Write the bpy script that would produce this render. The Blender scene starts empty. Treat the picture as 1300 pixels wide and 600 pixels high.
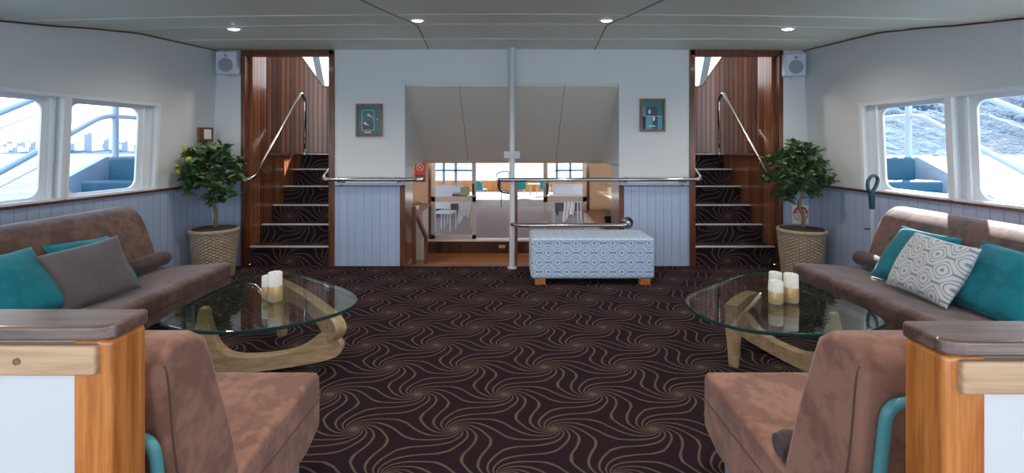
import bpy, math, random
from mathutils import Vector, Matrix
random.seed(7)
PI = math.pi
SC = bpy.context.scene
COL = SC.collection
# ------------------------------------------------------------------ camera, sky, sun, exposure
EYE = 1.32
cam_d = bpy.data.cameras.new('camera'); cam = bpy.data.objects.new('camera', cam_d); COL.objects.link(cam)
cam.location = (0, 0, EYE); cam.rotation_euler = (PI/2, 0, 0)
cam_d.sensor_width = 36; cam_d.lens = 36*600/1300; cam_d.shift_y = -(300-183)/1300
cam_d.clip_start = .05; cam_d.clip_end = 3000
SC.camera = cam
SC.view_settings.view_transform = 'Standard'; SC.view_settings.look = 'None'
SC.view_settings.gamma = 1; SC.view_settings.use_curve_mapping = False
SC.view_settings.exposure = 1.0
SKY_STRENGTH = 1.8
SUN_STRENGTH = 14.0
w = bpy.data.worlds.new('world'); SC.world = w; w.use_nodes = True
nt = w.node_tree; nt.nodes.clear()
wo = nt.nodes.new('ShaderNodeOutputWorld'); bg = nt.nodes.new('ShaderNodeBackground')
tc = nt.nodes.new('ShaderNodeTexCoord'); sp = nt.nodes.new('ShaderNodeSeparateXYZ'); rp = nt.nodes.new('ShaderNodeValToRGB')
nt.links.new(tc.outputs['Generated'], sp.inputs[0]); nt.links.new(sp.outputs[2], rp.inputs[0])
rp.color_ramp.elements[0].color = (.96, .98, 1, 1); rp.color_ramp.elements[1].color = (.50, .70, 1, 1)
rp.color_ramp.elements[1].position = .8
nt.links.new(rp.outputs[0], bg.inputs[0]); bg.inputs[1].default_value = SKY_STRENGTH
nt.links.new(bg.outputs[0], wo.inputs[0])
sun_d = bpy.data.lights.new('sun', 'SUN'); sun_d.energy = SUN_STRENGTH; sun_d.angle = math.radians(.6); sun_d.color = (1, .95, .88)
sun = bpy.data.objects.new('sun', sun_d); COL.objects.link(sun)
sun.rotation_euler = Vector((-.55, -.62, -.78)).to_track_quat('-Z', 'Y').to_euler()

# ------------------------------------------------------------------ node helpers
class S:
    """a socket with arithmetic"""
    def __init__(s, t, k): s.t, s.k = t, k
    def m(s, op, b=None, c=None):
        n = s.t.nodes.new('ShaderNodeMath'); n.operation = op
        for i, v in enumerate((s, b, c)):
            if v is None: continue
            if isinstance(v, S): s.t.links.new(v.k, n.inputs[i])
            else: n.inputs[i].default_value = v
        return S(s.t, n.outputs[0])
    def __add__(s, o): return s.m('ADD', o)
    def __sub__(s, o): return s.m('SUBTRACT', o)
    def __mul__(s, o): return s.m('MULTIPLY', o)
    def __truediv__(s, o): return s.m('DIVIDE', o)
def new_mat(name):
    m = bpy.data.materials.new(name); m.use_nodes = True
    t = m.node_tree; t.nodes.clear()
    out = t.nodes.new('ShaderNodeOutputMaterial'); b = t.nodes.new('ShaderNodeBsdfPrincipled')
    t.links.new(b.outputs[0], out.inputs[0])
    return m, t, b, out
def c4(c): return (c[0], c[1], c[2], 1)
def mixc(t, f, a, b):
    n = t.nodes.new('ShaderNodeMix'); n.data_type = 'RGBA'
    for i, v in ((0, f), (6, a), (7, b)):
        if isinstance(v, S): t.links.new(v.k, n.inputs[i])
        elif i == 0: n.inputs[0].default_value = v
        else: n.inputs[i].default_value = c4(v)
    return S(t, n.outputs[2])
def objxyz(t, kind='Object'):
    c = t.nodes.new('ShaderNodeTexCoord'); s = t.nodes.new('ShaderNodeSeparateXYZ')
    t.links.new(c.outputs[kind], s.inputs[0])
    return [S(t, s.outputs[i]) for i in range(3)], S(t, c.outputs[kind])
def comb(t, x, y, z):
    n = t.nodes.new('ShaderNodeCombineXYZ')
    for i, v in enumerate((x, y, z)):
        if isinstance(v, S): t.links.new(v.k, n.inputs[i])
        else: n.inputs[i].default_value = v
    return S(t, n.outputs[0])
def noise(t, vec, scale, detail=3, rough=.5):
    n = t.nodes.new('ShaderNodeTexNoise'); n.inputs['Scale'].default_value = scale
    n.inputs['Detail'].default_value = detail; n.inputs['Roughness'].default_value = rough
    t.links.new(vec.k, n.inputs['Vector'])
    return S(t, n.outputs[0])
def ramp(t, f, lo, hi):
    n = t.nodes.new('ShaderNodeMapRange'); n.interpolation_type = 'SMOOTHSTEP'
    t.links.new(f.k, n.inputs[0]); n.inputs[1].default_value = lo; n.inputs[2].default_value = hi
    return S(t, n.outputs[0])
def bump(t, b, h, strength=.3, dist=.01):
    n = t.nodes.new('ShaderNodeBump'); n.inputs['Strength'].default_value = strength; n.inputs['Distance'].default_value = dist
    t.links.new(h.k, n.inputs['Height']); t.links.new(n.outputs[0], b.inputs['Normal'])
def base(t, b, col): t.links.new(col.k, b.inputs['Base Color'])

def plain(name, col, rough=.5, metal=0, var=.06, scale=6, emit=None, spec=None, coat=0):
    m, t, b, o = new_mat(name)
    _, v = objxyz(t)
    n = noise(t, v, scale)
    base(t, b, mixc(t, n, [c*(1-var) for c in col], [min(1, c*(1+var)) for c in col]))
    b.inputs['Roughness'].default_value = rough; b.inputs['Metallic'].default_value = metal
    if spec is not None: b.inputs['Specular IOR Level'].default_value = spec
    if coat: b.inputs['Coat Weight'].default_value = coat; b.inputs['Coat Roughness'].default_value = .15
    if emit:
        b.inputs['Emission Color'].default_value = c4(emit[0]); b.inputs['Emission Strength'].default_value = emit[1]
    return m
def wood(name, a, b_, rough=.4, axis=2, grain=40, coat=0, streak=4):
    """grain runs along the axis"""
    m, t, b, o = new_mat(name)
    xyz, v = objxyz(t)
    q = [xyz[i]*(1.0 if i == axis else grain/streak) for i in range(3)]
    n1 = noise(t, comb(t, *q), streak, 4, .6); n2 = noise(t, comb(t, *[xyz[i]*(1.5 if i == axis else 60.0) for i in range(3)]), 2.5, 3, .6)
    f = ramp(t, n1*.65 + n2*.35, .35, .65)
    base(t, b, mixc(t, f, a, b_))
    b.inputs['Roughness'].default_value = rough
    if coat: b.inputs['Coat Weight'].default_value = coat; b.inputs['Coat Roughness'].default_value = .12
    bump(t, b, n2, .15, .002)
    return m
def planks(name, a, b_, width, axis=0, groove=.02, rough=.32, coat=.5, tone=.5, gap=(.03, .01, .008)):
    """vertical boards side by side along the axis (x+y for 3)"""
    m, t, b, o = new_mat(name)
    xyz, v = objxyz(t)
    u = (xyz[0]+xyz[1]) if axis == 3 else xyz[axis]
    u = u/width; fr = u.m('FRACT'); fl = u.m('FLOOR')
    wn = t.nodes.new('ShaderNodeTexWhiteNoise'); wn.noise_dimensions = '1D'; t.links.new(fl.k, wn.inputs['W'])
    rnd = S(t, wn.outputs[0])
    n1 = noise(t, comb(t, xyz[0]*14.0, xyz[1]*14.0, xyz[2]*1.2+rnd*9.0), 2.2, 4, .6)
    f = ramp(t, n1*(1-tone)+rnd*tone, .25, .75)
    d = (fr-.5).m('ABSOLUTE'); g = ramp(t, d, .5-groove*1.6, .5-groove*.4)
    base(t, b, mixc(t, g, mixc(t, f, a, b_), gap))
    b.inputs['Roughness'].default_value = rough
    if coat: b.inputs['Coat Weight'].default_value = coat; b.inputs['Coat Roughness'].default_value = .18
    bump(t, b, (g*-1.0)+n1*.06, .5, .003)
    return m
def carpet_mat():
    m, t, b, o = new_mat('swirl_carpet')
    xyz, v = objxyz(t)
    nz = noise(t, v, 3.0, 2)
    A, KY = .462, .4/.305          # swirls on a hexagonal net, squeezed along the room
    B = .4
    X = xyz[0]+.037+(nz-.5)*.02; Y = (xyz[1]+xyz[2]-2.498)*KY
    def local(ox, oy):
        lx = ((X+ox)/A); lx = (lx-(lx+.5).m('FLOOR'))*A
        ly = ((Y+oy)/(2*B)); ly = (ly-(ly+.5).m('FLOOR'))*(2*B)
        return lx, ly, (lx*lx+ly*ly).m('SQRT')
    ax, ay, ar = local(0, 0); bx, by, br = local(A/2, B)
    s = ar.m('LESS_THAN', br); s1 = (s*-1.0)+1.0
    qx = ax*s+bx*s1; qy = ay*s+by*s1; r = (ar.m('MINIMUM', br)).m('MAXIMUM', .003)
    rho = (qx.m('ABSOLUTE')).m('MAXIMUM', qx.m('ABSOLUTE')*.5+qy.m('ABSOLUTE')*.8660)
    rho = rho.m('MAXIMUM', .003)
    th = qy.m('ARCTAN2', qx)
    wt = (rho*(1/.231)).m('POWER', 1.6)          # round near the centre, six-sided at the border so neighbours join
    lr = ((r*((wt*-1.0)+1.0)+rho*wt)*(1/.231)).m('LOGARITHM', math.e)
    n = 12; K = 1.15
    ph = (th+lr*K)*(n/2)
    dist = ph.m('COSINE').m('ABSOLUTE')*r*(2/n)*.62
    thin = (r*(1/.13)).m('MINIMUM', 1.0)*.75+.25
    line = ramp(t, dist/thin, .0066, .0034)
    fine = noise(t, v, 900, 2); patch = noise(t, v, 2.2, 3)
    dark = mixc(t, fine, (.013, .0075, .011), (.032, .020, .027))
    lite = mixc(t, fine, (.10, .070, .058), (.20, .145, .118))
    c = mixc(t, line*.85, dark, lite)
    c = mixc(t, patch*.12, c, (.05, .035, .04))
    base(t, b, c); b.inputs['Roughness'].default_value = 1; b.inputs['Specular IOR Level'].default_value = .04
    bump(t, b, fine+line*.4, .5, .004)
    return m
def suede(name, a, b_, sheen=.35):
    m, t, b, o = new_mat(name)
    xyz, v = objxyz(t)
    n1 = noise(t, v, 5.0, 4, .65); n2 = noise(t, v, 17.0, 3, .6); f3 = noise(t, v, 400, 2)
    f = ramp(t, n1*.6+n2*.4, .43, .57)
    base(t, b, mixc(t, f, a, b_)); b.inputs['Roughness'].default_value = .75
    b.inputs['Sheen Weight'].default_value = sheen; b.inputs['Sheen Roughness'].default_value = .45
    b.inputs['Sheen Tint'].default_value = (.85, .88, 1, 1)
    b.inputs['Specular IOR Level'].default_value = .25
    bump(t, b, n2*.6+f3*.25, .25, .01)
    return m
def ogee(name, a, row, ground, line, ux=0, vx=2, off=(0, 0)):
    m, t, b, o = new_mat(name)
    xyz, v = objxyz(t)
    X = (xyz[ux]+off[0])*(2*PI/a)
    Y = ((xyz[vx] if isinstance(vx, int) else xyz[1]+xyz[2])+off[1])*(2*PI/(2*row))
    h = (X.m('COSINE')+Y.m('COSINE')).m('ABSOLUTE')
    h = h+((X*2.0).m('COSINE')+(Y*2.0).m('COSINE'))*.09
    def ring(c, wd): return ramp(t, (h-c).m('ABSOLUTE'), wd, wd*.5)
    bar = ramp(t, Y.m('SINE').m('ABSOLUTE'), .34, .18)*ramp(t, h, .50, .42)
    l = ring(.50, .13).m('MAXIMUM', ring(1.25, .17)).m('MAXIMUM', ramp(t, h, 2.02, 2.12)).m('MAXIMUM', bar)
    fine = noise(t, v, 500, 2)
    c = mixc(t, l*.9, ground, line); c = mixc(t, fine*.25, c, [x*.8 for x in ground])
    base(t, b, c); b.inputs['Roughness'].default_value = .85; b.inputs['Sheen Weight'].default_value = .2
    bump(t, b, fine, .3, .003)
    return m
def thin_glass(name, tint=(1, 1, 1), ior=1.45, rough=0.0):
    m = bpy.data.materials.new(name); m.use_nodes = True; t = m.node_tree; t.nodes.clear()
    o = t.nodes.new('ShaderNodeOutputMaterial'); mx = t.nodes.new('ShaderNodeMixShader')
    tr = t.nodes.new('ShaderNodeBsdfTransparent'); gl = t.nodes.new('ShaderNodeBsdfGlossy'); lw = t.nodes.new('ShaderNodeLayerWeight')
    lw.inputs[0].default_value = .5; f0 = ((ior-1)/(ior+1))**2
    fr = (S(t, lw.outputs['Facing']).m('POWER', 5.0)*(1-f0)+f0).m('MINIMUM', 1.0)
    tr.inputs[0].default_value = c4(tint); gl.inputs['Roughness'].default_value = rough
    # a small procedural waviness keeps the reflection alive
    tcn = t.nodes.new('ShaderNodeTexCoord'); nz = t.nodes.new('ShaderNodeTexNoise'); nz.inputs['Scale'].default_value = 2
    bp = t.nodes.new('ShaderNodeBump'); bp.inputs['Strength'].default_value = .01
    t.links.new(tcn.outputs['Object'], nz.inputs[0]); t.links.new(nz.outputs[0], bp.inputs['Height']); t.links.new(bp.outputs[0], gl.inputs['Normal'])
    t.links.new(fr.k, mx.inputs[0]); t.links.new(tr.outputs[0], mx.inputs[1]); t.links.new(gl.outputs[0], mx.inputs[2])
    t.links.new(mx.outputs[0], o.inputs[0])
    return m

M = {}
M['carpet'] = carpet_mat()
M['paint'] = plain('painted_wall', (.66, .70, .74), .55, var=.03, scale=1.5)
M['ceil'] = plain('ceiling_panel', (.68, .72, .66), .5, var=.05, scale=1.2)
M['seam'] = plain('joint', (.10, .11, .11), .6)
M['joint_light'] = plain('joint_cover', (.80, .84, .80), .5)
M['soffit'] = plain('soffit_panel', (.70, .70, .65), .5, var=.05, scale=1.5)
M['white'] = plain('white_gloss_paint', (.62, .64, .68), .3, var=.03)
M['frame_white'] = plain('window_frame_paint', (.76, .82, .88), .35, var=.03)
M['bead'] = planks('beadboard', (.38, .47, .66), (.41, .50, .69), .088, 3, groove=.03, rough=.45, coat=0, tone=.3, gap=(.25, .31, .44))
M['mahog'] = wood('mahogany', (.075, .020, .009), (.19, .06, .025), .3, 2, coat=.4)
M['countertop'] = wood('counter_mahogany', (.17, .045, .022), (.34, .11, .055), .3, 1, coat=.3)
M['mahog_x'] = wood('mahogany_lengthwise', (.06, .022, .014), (.15, .06, .035), .3, 0, coat=.3)
M['planks'] = planks('stair_planking', (.13, .045, .026), (.27, .115, .065), .068, 0, groove=.10, rough=.28)
M['planks_y'] = planks('stair_side_planking', (.13, .040, .018), (.28, .105, .045), .068, 1, groove=.08, rough=.3)
M['oak'] = wood('ash_wood', (.34, .21, .115), (.52, .36, .22), .4, 0, grain=30)
M['teak'] = wood('varnished_teak', (.36, .105, .022), (.60, .23, .06), .3, 2, coat=.5)
M['board'] = wood('pale_board', (.42, .26, .15), (.58, .40, .25), .45, 0, grain=50)
M['cap'] = wood('worn_cap_rail', (.075, .038, .028), (.19, .12, .10), .28, 0, coat=.6)
M['orange'] = planks('bulwark_planking', (.30, .105, .012), (.40, .16, .022), .22, 0, coat=.2)
M['decking'] = planks('varnished_floor', (.40, .16, .06), (.62, .28, .11), .11, 1, coat=.5)
M['riser'] = planks('dark_riser', (.045, .018, .010), (.10, .045, .028), .14, 0, rough=.6, coat=0)
M['palefloor'] = plain('pale_deck', (.36, .32, .31), .6)
M['bouncedeck'] = plain('bounce_deck_paint', (.55, .56, .55), .6)
M['cabincarpet'] = plain('cabin_carpet', (.34, .26, .27), .95, var=.3, scale=60)
M['chrome'] = plain('polished_steel', (.55, .54, .54), .12, 1, var=.02)
M['steel'] = plain('brushed_steel_leg', (.55, .62, .75), .35, .7)
M['alu'] = plain('aluminium_nosing', (.85, .83, .86), .35, .6)
M['suede'] = suede('brown_suede', (.085, .046, .038), (.150, .086, .070))
M['suede_chair'] = suede('tan_brown_suede', (.195, .092, .066), (.305, .155, .115), .2)
M['suede_dark'] = suede('dark_brown_suede', (.040, .024, .026), (.065, .040, .040), .25)
M['seamline'] = plain('stitched_seam', (.10, .05, .04), .9)
M['teal'] = suede('teal_cushion_cloth', (.0, .15, .21), (.004, .19, .26), .2)
M['greycloth'] = suede('grey_cushion_cloth', (.100, .088, .100), (.115, .102, .115), .3)
M['tealtube'] = plain('teal_painted_tube', (.09, .30, .35), .35)
M['ottoman'] = ogee('ogee_fabric', .172, .089, (.55, .67, .88), (.06, .20, .35), 0, 'yz', (.02, .02))
M['ogee_pillow'] = ogee('ogee_pillow_fabric', .135, .080, (.62, .62, .66), (.06, .22, .33), 0, 1)
M['glass'] = thin_glass('window_glass', (.97, .99, 1))
M['picglass'] = thin_glass('picture_glass', (1, 1, 1), 1.15)
M['tabletop'] = thin_glass('table_glass', (.90, .95, .93), 1.75)
M['glassedge'] = plain('glass_edge', (.008, .05, .05), .06, spec=.9)
M['blackmark'] = plain('glass_edge_dark', (.01, .02, .02), .1)
M['wax'] = plain('candle_wax', (.80, .80, .76), .5)
M['gold'] = plain('gold_glitter_band', (.55, .40, .20), .4, .5, var=.25, scale=120)
M['leaf'] = plain('leaf', (.055, .12, .045), .38, var=.5, scale=14)
M['leaf2'] = plain('leaf_bright', (.09, .17, .065), .38, var=.5, scale=14)
M['bark'] = wood('bark', (.13, .08, .045), (.30, .20, .12), .8)
M['lemon'] = plain('lemon_skin', (.33, .27, .03), .4)
M['soil'] = plain('soil', (.05, .035, .025), .95, var=.4, scale=40)
M['wicker'] = plain('wicker', (.40, .32, .235), .7, var=.5, scale=60)
M['speaker'] = plain('speaker_shell', (.58, .66, .80), .4)
M['grille'] = plain('speaker_grille', (.26, .31, .38), .6)
M['black'] = plain('black_plastic', (.015, .015, .018), .4)
M['picframe'] = wood('picture_frame_wood', (.13, .07, .04), (.26, .15, .09), .4, 2)
M['mat_teal'] = plain('teal_mount', (.01, .13, .17), .4, var=.3, scale=8)
M['mat_dark'] = plain('dark_teal_mount', (.008, .05, .075), .4, var=.3, scale=10)
M['mat_blue'] = plain('mid_blue_mount', (.05, .30, .48), .4, var=.2, scale=10)
M['cream'] = plain('cream', (.75, .70, .60), .5)
M['beige'] = plain('warm_beige_wall', (.66, .52, .42), .6)
M['red'] = plain('sign_red', (.50, .02, .02), .45)
M['signwhite'] = plain('sign_white', (.80, .80, .78), .45)
M['green'] = plain('sign_green', (.35, .50, .36), .5, var=.3, scale=30)
M['vac'] = plain('blue_grip_plastic', (.012, .05, .09), .35)
M['greyplastic'] = plain('grey_plastic', (.45, .50, .58), .4)
M['alum'] = plain('door_aluminium', (.60, .58, .60), .4, .2)
M['bluealum'] = plain('blue_grey_aluminium', (.28, .38, .48), .4, .2)
M['cloth'] = plain('white_tablecloth', (.82, .83, .88), .8)
M['benchblue'] = plain('blue_vinyl', (.003, .075, .13), .5)
M['hull'] = plain('white_hull_paint', (.36, .47, .58), .45)
M['terracotta'] = plain('terracotta_plastic', (.5, .25, .12), .6)
M['brass'] = plain('brass_plate', (.75, .50, .12), .3, .8)
M['bulb'] = plain('lamp_lens', (1, .95, .85), .4, emit=((1, .90, .76), 12))
def sea_mat():
    m, t, b, o = new_mat('sea_water'); xyz, v = objxyz(t)
    n1 = noise(t, comb(t, xyz[0]*.35, xyz[1], xyz[2]), .8, 5, .65); n2 = noise(t, v, .03, 2)
    base(t, b, mixc(t, ramp(t, n1, .35, .65), (.05, .09, .115), (.17, .215, .24)))
    b.inputs['Roughness'].default_value = .5; b.inputs['Specular IOR Level'].default_value = .12
    bump(t, b, n1, .6, .8)
    return m
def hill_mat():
    m, t, b, o = new_mat('hazy_blue_bush_slope'); xyz, v = objxyz(t)
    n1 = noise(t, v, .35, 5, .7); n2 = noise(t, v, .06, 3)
    base(t, b, mixc(t, ramp(t, n1*.7+n2*.3, .38, .62), (.018, .060, .115), (.055, .125, .20)))  # blue tones carry the distance haze over the bush
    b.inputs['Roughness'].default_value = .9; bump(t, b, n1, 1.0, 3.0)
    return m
def tower_mat(name, a, b_):  # far-shore buildings, distance haze put into their colours
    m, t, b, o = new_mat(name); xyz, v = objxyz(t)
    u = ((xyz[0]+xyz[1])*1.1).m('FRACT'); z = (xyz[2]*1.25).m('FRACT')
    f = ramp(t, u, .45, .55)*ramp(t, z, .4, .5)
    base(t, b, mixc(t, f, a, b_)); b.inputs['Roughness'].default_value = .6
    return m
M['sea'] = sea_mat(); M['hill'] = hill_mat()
M['tower1'] = tower_mat('hazed_pale_building', (.34, .38, .44), (.20, .26, .34))
M['tower2'] = tower_mat('hazed_blue_building', (.27, .34, .43), (.17, .22, .30))

# ------------------------------------------------------------------ mesh helpers
class MB:
    def __init__(s): s.v, s.f, s.mi = [], [], []
    def add(s, vs, fs, mi=0):
        o = len(s.v); s.v += [tuple(p) for p in vs]
        for f in fs: s.f.append([o+i for i in f]); s.mi.append(mi)
        return s
    def box(s, x0, x1, y0, y1, z0, z1, mi=0, mp=None):
        vs = [(x, y, z) for z in (z0, z1) for y in (y0, y1) for x in (x0, x1)]
        if mp: vs = [mp(*p) for p in vs]
        return s.add(vs, [(0, 2, 3, 1), (4, 5, 7, 6), (0, 1, 5, 4), (2, 6, 7, 3), (0, 4, 6, 2), (1, 3, 7, 5)], mi)
    def prism(s, poly, fn, a, b, mi=0):
        """poly of (u,v); fn(u,v,w); closed, w from a to b"""
        n = len(poly)
        vs = [fn(u, v, a) for u, v in poly]+[fn(u, v, b) for u, v in poly]
        fs = [tuple(range(n))[::-1], tuple(range(n, 2*n))]+[(i, (i+1) % n, n+(i+1) % n, n+i) for i in range(n)]
        return s.add(vs, fs, mi)
    def tube(s, path, r, n=10, closed=False, mi=0, caps=True, flat=None):
        P = [Vector(p) for p in path]; k = len(P)
        R = r if isinstance(r, (list, tuple)) else [r]*k
        up = None; rings = []
        for i in range(k):
            if closed: t = (P[(i+1) % k]-P[i-1])
            else: t = P[min(i+1, k-1)]-P[max(i-1, 0)]
            t.normalize()
            if up is None:
                a = Vector((0, 0, 1)) if abs(t.z) < .9 else Vector((1, 0, 0))
                up = (a-t*a.dot(t)).normalized()
            else:
                up = up-t*up.dot(t)
                up = up.normalized() if up.length > 1e-6 else t.orthogonal().normalized()
            sd = t.cross(up)
            rings.append([P[i]+(up*math.cos(2*PI*j/n)+sd*math.sin(2*PI*j/n)*(flat or 1))*R[i] for j in range(n)])
        vs = [p for rg in rings for p in rg]; fs = []
        for i in range(k if closed else k-1):
            a, b = i*n, ((i+1) % k)*n
            for j in range(n): fs.append((a+j, a+(j+1) % n, b+(j+1) % n, b+j))
        if not closed and caps: fs += [tuple(range(n))[::-1], tuple((k-1)*n+j for j in range(n))]
        return s.add(vs, fs, mi)
    def cyl(s, p0, p1, r, r1=None, n=16, mi=0): return s.tube([p0, p1], [r, r if r1 is None else r1], n, mi=mi)
    def lathe(s, prof, c=(0, 0, 0), n=32, mi=0, fn=None):
        vs = []
        for k, (r, z) in enumerate(prof):
            for j in range(n):
                rr = fn(r, z, j, k) if fn else r
                vs.append((c[0]+rr*math.cos(2*PI*j/n), c[1]+rr*math.sin(2*PI*j/n), c[2]+z))
        fs = [(i*n+j, i*n+(j+1) % n, (i+1)*n+(j+1) % n, (i+1)*n+j) for i in range(len(prof)-1) for j in range(n)]
        fs += [tuple(range(n))[::-1], tuple((len(prof)-1)*n+j for j in range(n))]
        return s.add(vs, fs, mi)
    def sphere(s, c, r, n=12, m=8, mi=0, sq=(1, 1, 1)):
        prof = [(max(.001, r*math.sin(PI*i/m)), -r*math.cos(PI*i/m)) for i in range(m+1)]
        o = len(s.v); s.lathe(prof, (0, 0, 0), n, mi)
        for i in range(o, len(s.v)):
            p = s.v[i]; s.v[i] = (c[0]+p[0]*sq[0], c[1]+p[1]*sq[1], c[2]+p[2]*sq[2])
        return s
    def grid(s, fn, nu, nv, mi=0):
        vs = [fn(i/nu, j/nv) for j in range(nv+1) for i in range(nu+1)]
        fs = [(j*(nu+1)+i, j*(nu+1)+i+1, (j+1)*(nu+1)+i+1, (j+1)*(nu+1)+i) for j in range(nv) for i in range(nu)]
        return s.add(vs, fs, mi)
    def build(s, name, mat, parent=None, smooth=False, bevel=0, seg=3, subsurf=0, origin=None, fix=True):
        me = bpy.data.meshes.new(name)
        og = Vector(origin) if origin else Vector((0, 0, 0))
        me.from_pydata([tuple(Vector(p)-og) for p in s.v], [], s.f)
        mats = mat if isinstance(mat, (list, tuple)) else [mat]
        for k in mats: me.materials.append(M[k])
        for p, i in zip(me.polygons, s.mi): p.material_index = i
        if fix:
            import bmesh
            bm = bmesh.new(); bm.from_mesh(me); bmesh.ops.recalc_face_normals(bm, faces=bm.faces); bm.to_mesh(me); bm.free()
        if smooth or bevel or subsurf:
            me.polygons.foreach_set('use_smooth', [True]*len(me.polygons))
        o = bpy.data.objects.new(name, me); COL.objects.link(o); o.location = og
        if parent: o.parent = parent
        if bevel:
            b = o.modifiers.new('bevel', 'BEVEL'); b.width = bevel; b.segments = seg; b.limit_method = 'ANGLE'
            b.angle_limit = math.radians(35); b.harden_normals = True
        if smooth == 'angle':
            e = o.modifiers.new('split', 'EDGE_SPLIT'); e.split_angle = math.radians(40)
        if subsurf:
            e = o.modifiers.new('sub', 'SUBSURF'); e.levels = subsurf; e.render_levels = subsurf
        return o
def tag(o, label, cat, group=None, kind=None):
    o['label'] = label; o['category'] = cat
    if group: o['group'] = group
    if kind: o['kind'] = kind
    return o
def thing(name, label, cat, loc=(0, 0, 0), rz=0, group=None):
    o = bpy.data.objects.new(name, None); COL.objects.link(o); o.empty_display_size = .1
    o.location = loc; o.rotation_euler = (0, 0, rz)
    return tag(o, label, cat, group)
def struct(mb, name, mat, **k):
    o = mb.build(name, mat, **k)
    if not k.get('parent'): o['kind'] = 'structure'
    return o
def dup(root, loc, rz=0, label=None, group=None):
    def cp(o, par):
        c = o.copy(); COL.objects.link(c)
        if par: c.parent = par
        for ch in o.children: cp(ch, c)
        return c
    r = cp(root, None); r.location = loc; r.rotation_euler = (0, 0, rz)
    if label: r['label'] = label
    if group: r['group'] = group
    return r
def spline(pts, n=8):
    P = [Vector(p) for p in pts]; out = []
    for i in range(len(P)-1):
        a, b, c, d = P[max(i-1, 0)], P[i], P[i+1], P[min(i+2, len(P)-1)]
        for k in range(n):
            t = k/n
            out.append(.5*((2*b)+(c-a)*t+(2*a-5*b+4*c-d)*t*t+(3*b-a-3*c+d)*t**3))
    out.append(P[-1]); return out
def bend(pts, r=.05, n=6):
    """polyline with rounded corners"""
    P = [Vector(p) for p in pts]; out = [P[0]]
    for i in range(1, len(P)-1):
        a = (P[i-1]-P[i]); b = (P[i+1]-P[i]); rr = min(r, a.length*.45, b.length*.45)
        a.normalize(); b.normalize(); s, e = P[i]+a*rr, P[i]+b*rr
        for k in range(n+1):
            t = k/n; out.append(s*(1-t)**2+P[i]*2*t*(1-t)+e*t*t)
    out.append(P[-1]); return out
def rrect(u0, u1, v0, v1, r, n=6):
    pts = []
    for cx, cy, a0 in ((u1-r, v0+r, -PI/2), (u1-r, v1-r, 0), (u0+r, v1-r, PI/2), (u0+r, v0+r, PI)):
        for k in range(n+1):
            a = a0+PI/2*k/n; pts.append((cx+r*math.cos(a), cy+r*math.sin(a)))
    return pts
def ring_plate(mb, outer, inner, fn, a, b, mi=0):
    n = len(outer)
    vs = [fn(u, v, a) for u, v in outer]+[fn(u, v, a) for u, v in inner]+[fn(u, v, b) for u, v in outer]+[fn(u, v, b) for u, v in inner]
    fs = []
    for i in range(n):
        j = (i+1) % n
        fs += [(i, j, n+j, n+i), (2*n+i, 3*n+i, 3*n+j, 2*n+j), (i, 2*n+i, 2*n+j, j), (n+i, n+j, 3*n+j, 3*n+i)]
    return mb.add(vs, fs, mi)
def frame_ring(mb, u0, u1, v0, v1, i0, i1, j0, j1, r, fn, a, b, mi=0):
    inner = rrect(i0, i1, j0, j1, r, 6); outer = []
    k = 7
    for c, (U, V) in enumerate(((u1, v0), (u1, v1), (u0, v1), (u0, v0))):
        for q in range(k):
            p = inner[c*k+q]; m = k//2
            if (c % 2 == 0): # corner start on horizontal side
                outer.append((p[0], V) if q < m else ((U, V) if q == m else (U, p[1])))
            else:
                outer.append((U, p[1]) if q < m else ((U, V) if q == m else (p[0], V)))
    return ring_plate(mb, outer, inner, fn, a, b, mi)
YW = 5.13    # the far wall

# ------------------------------------------------------------------ the setting
def zc(x, y):
    yy = max(y, 2.5); s = max(0, 4.15-yy)
    z = 2.35-.143*s*min(1, .6+s*.6)
    c = .015+.045*min(1, max(0, (YW-yy)/1.2))
    return z-c*(x/3.3)**2
f = MB(); f.box(-3.75, 3.75, -1.6, 5.19, -.12, 0); struct(f, 'floor', 'carpet')
mb = MB(); mb.grid(lambda u, v: (-3.52+7.04*u, -1.6+6.78*v, zc(-3.52+7.04*u, -1.6+6.78*v)), 40, 80)
o = struct(mb, 'ceiling', 'ceil', smooth=True, fix=False)
sd = o.modifiers.new('solid', 'SOLIDIFY'); sd.thickness = .05; sd.offset = 1
tn = 0
def trim(mb_, mat, **k):
    global tn
    tn += 1
    return struct(mb_, 'trim_%d' % tn, mat, **k)
# ceiling joints
def strip(pts, wd, th, mat):
    m = MB()
    P = []
    for a, b in zip(pts, pts[1:]):
        n = 14
        for k in range(n): P.append((a[0]+(b[0]-a[0])*k/n, a[1]+(b[1]-a[1])*k/n))
    P.append(pts[-1])
    for a, b in zip(P, P[1:]):
        d = Vector((b[0]-a[0], b[1]-a[1])).normalized(); nx, ny = -d.y*wd/2, d.x*wd/2
        vs = []
        for (px, py) in (a, b):
            for s_ in (-1, 1):
                for dz in (0.002, -th): vs.append((px+nx*s_, py+ny*s_, zc(px, py)+dz))
        m.add(vs, [(0, 1, 3, 2), (4, 6, 7, 5), (0, 4, 5, 1), (2, 3, 7, 6), (1, 5, 7, 3), (0, 2, 6, 4)])
    trim(m, mat)
strip([(-.90, YW), (-.81, 4.0), (-.86, 2.4), (-.9, -1.6)], .010, .003, 'seam')
strip([(.90, YW), (.81, 4.0), (.86, 2.4), (.9, -1.6)], .010, .003, 'seam')
for yy in (4.62, 3.98, 3.3):
    for a, b in ((-3.3, -.83), (-.80, .80), (.83, 3.3)):
        q = .12 if yy < 4.5 else 0.0
        y0 = yy+(0 if abs(a) < 1 else q*.0); strip([(a, yy-(.10 if a < -1 else 0)), (b, yy-(.10 if b > 1 else 0))], .022, .003, 'joint_light')

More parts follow.
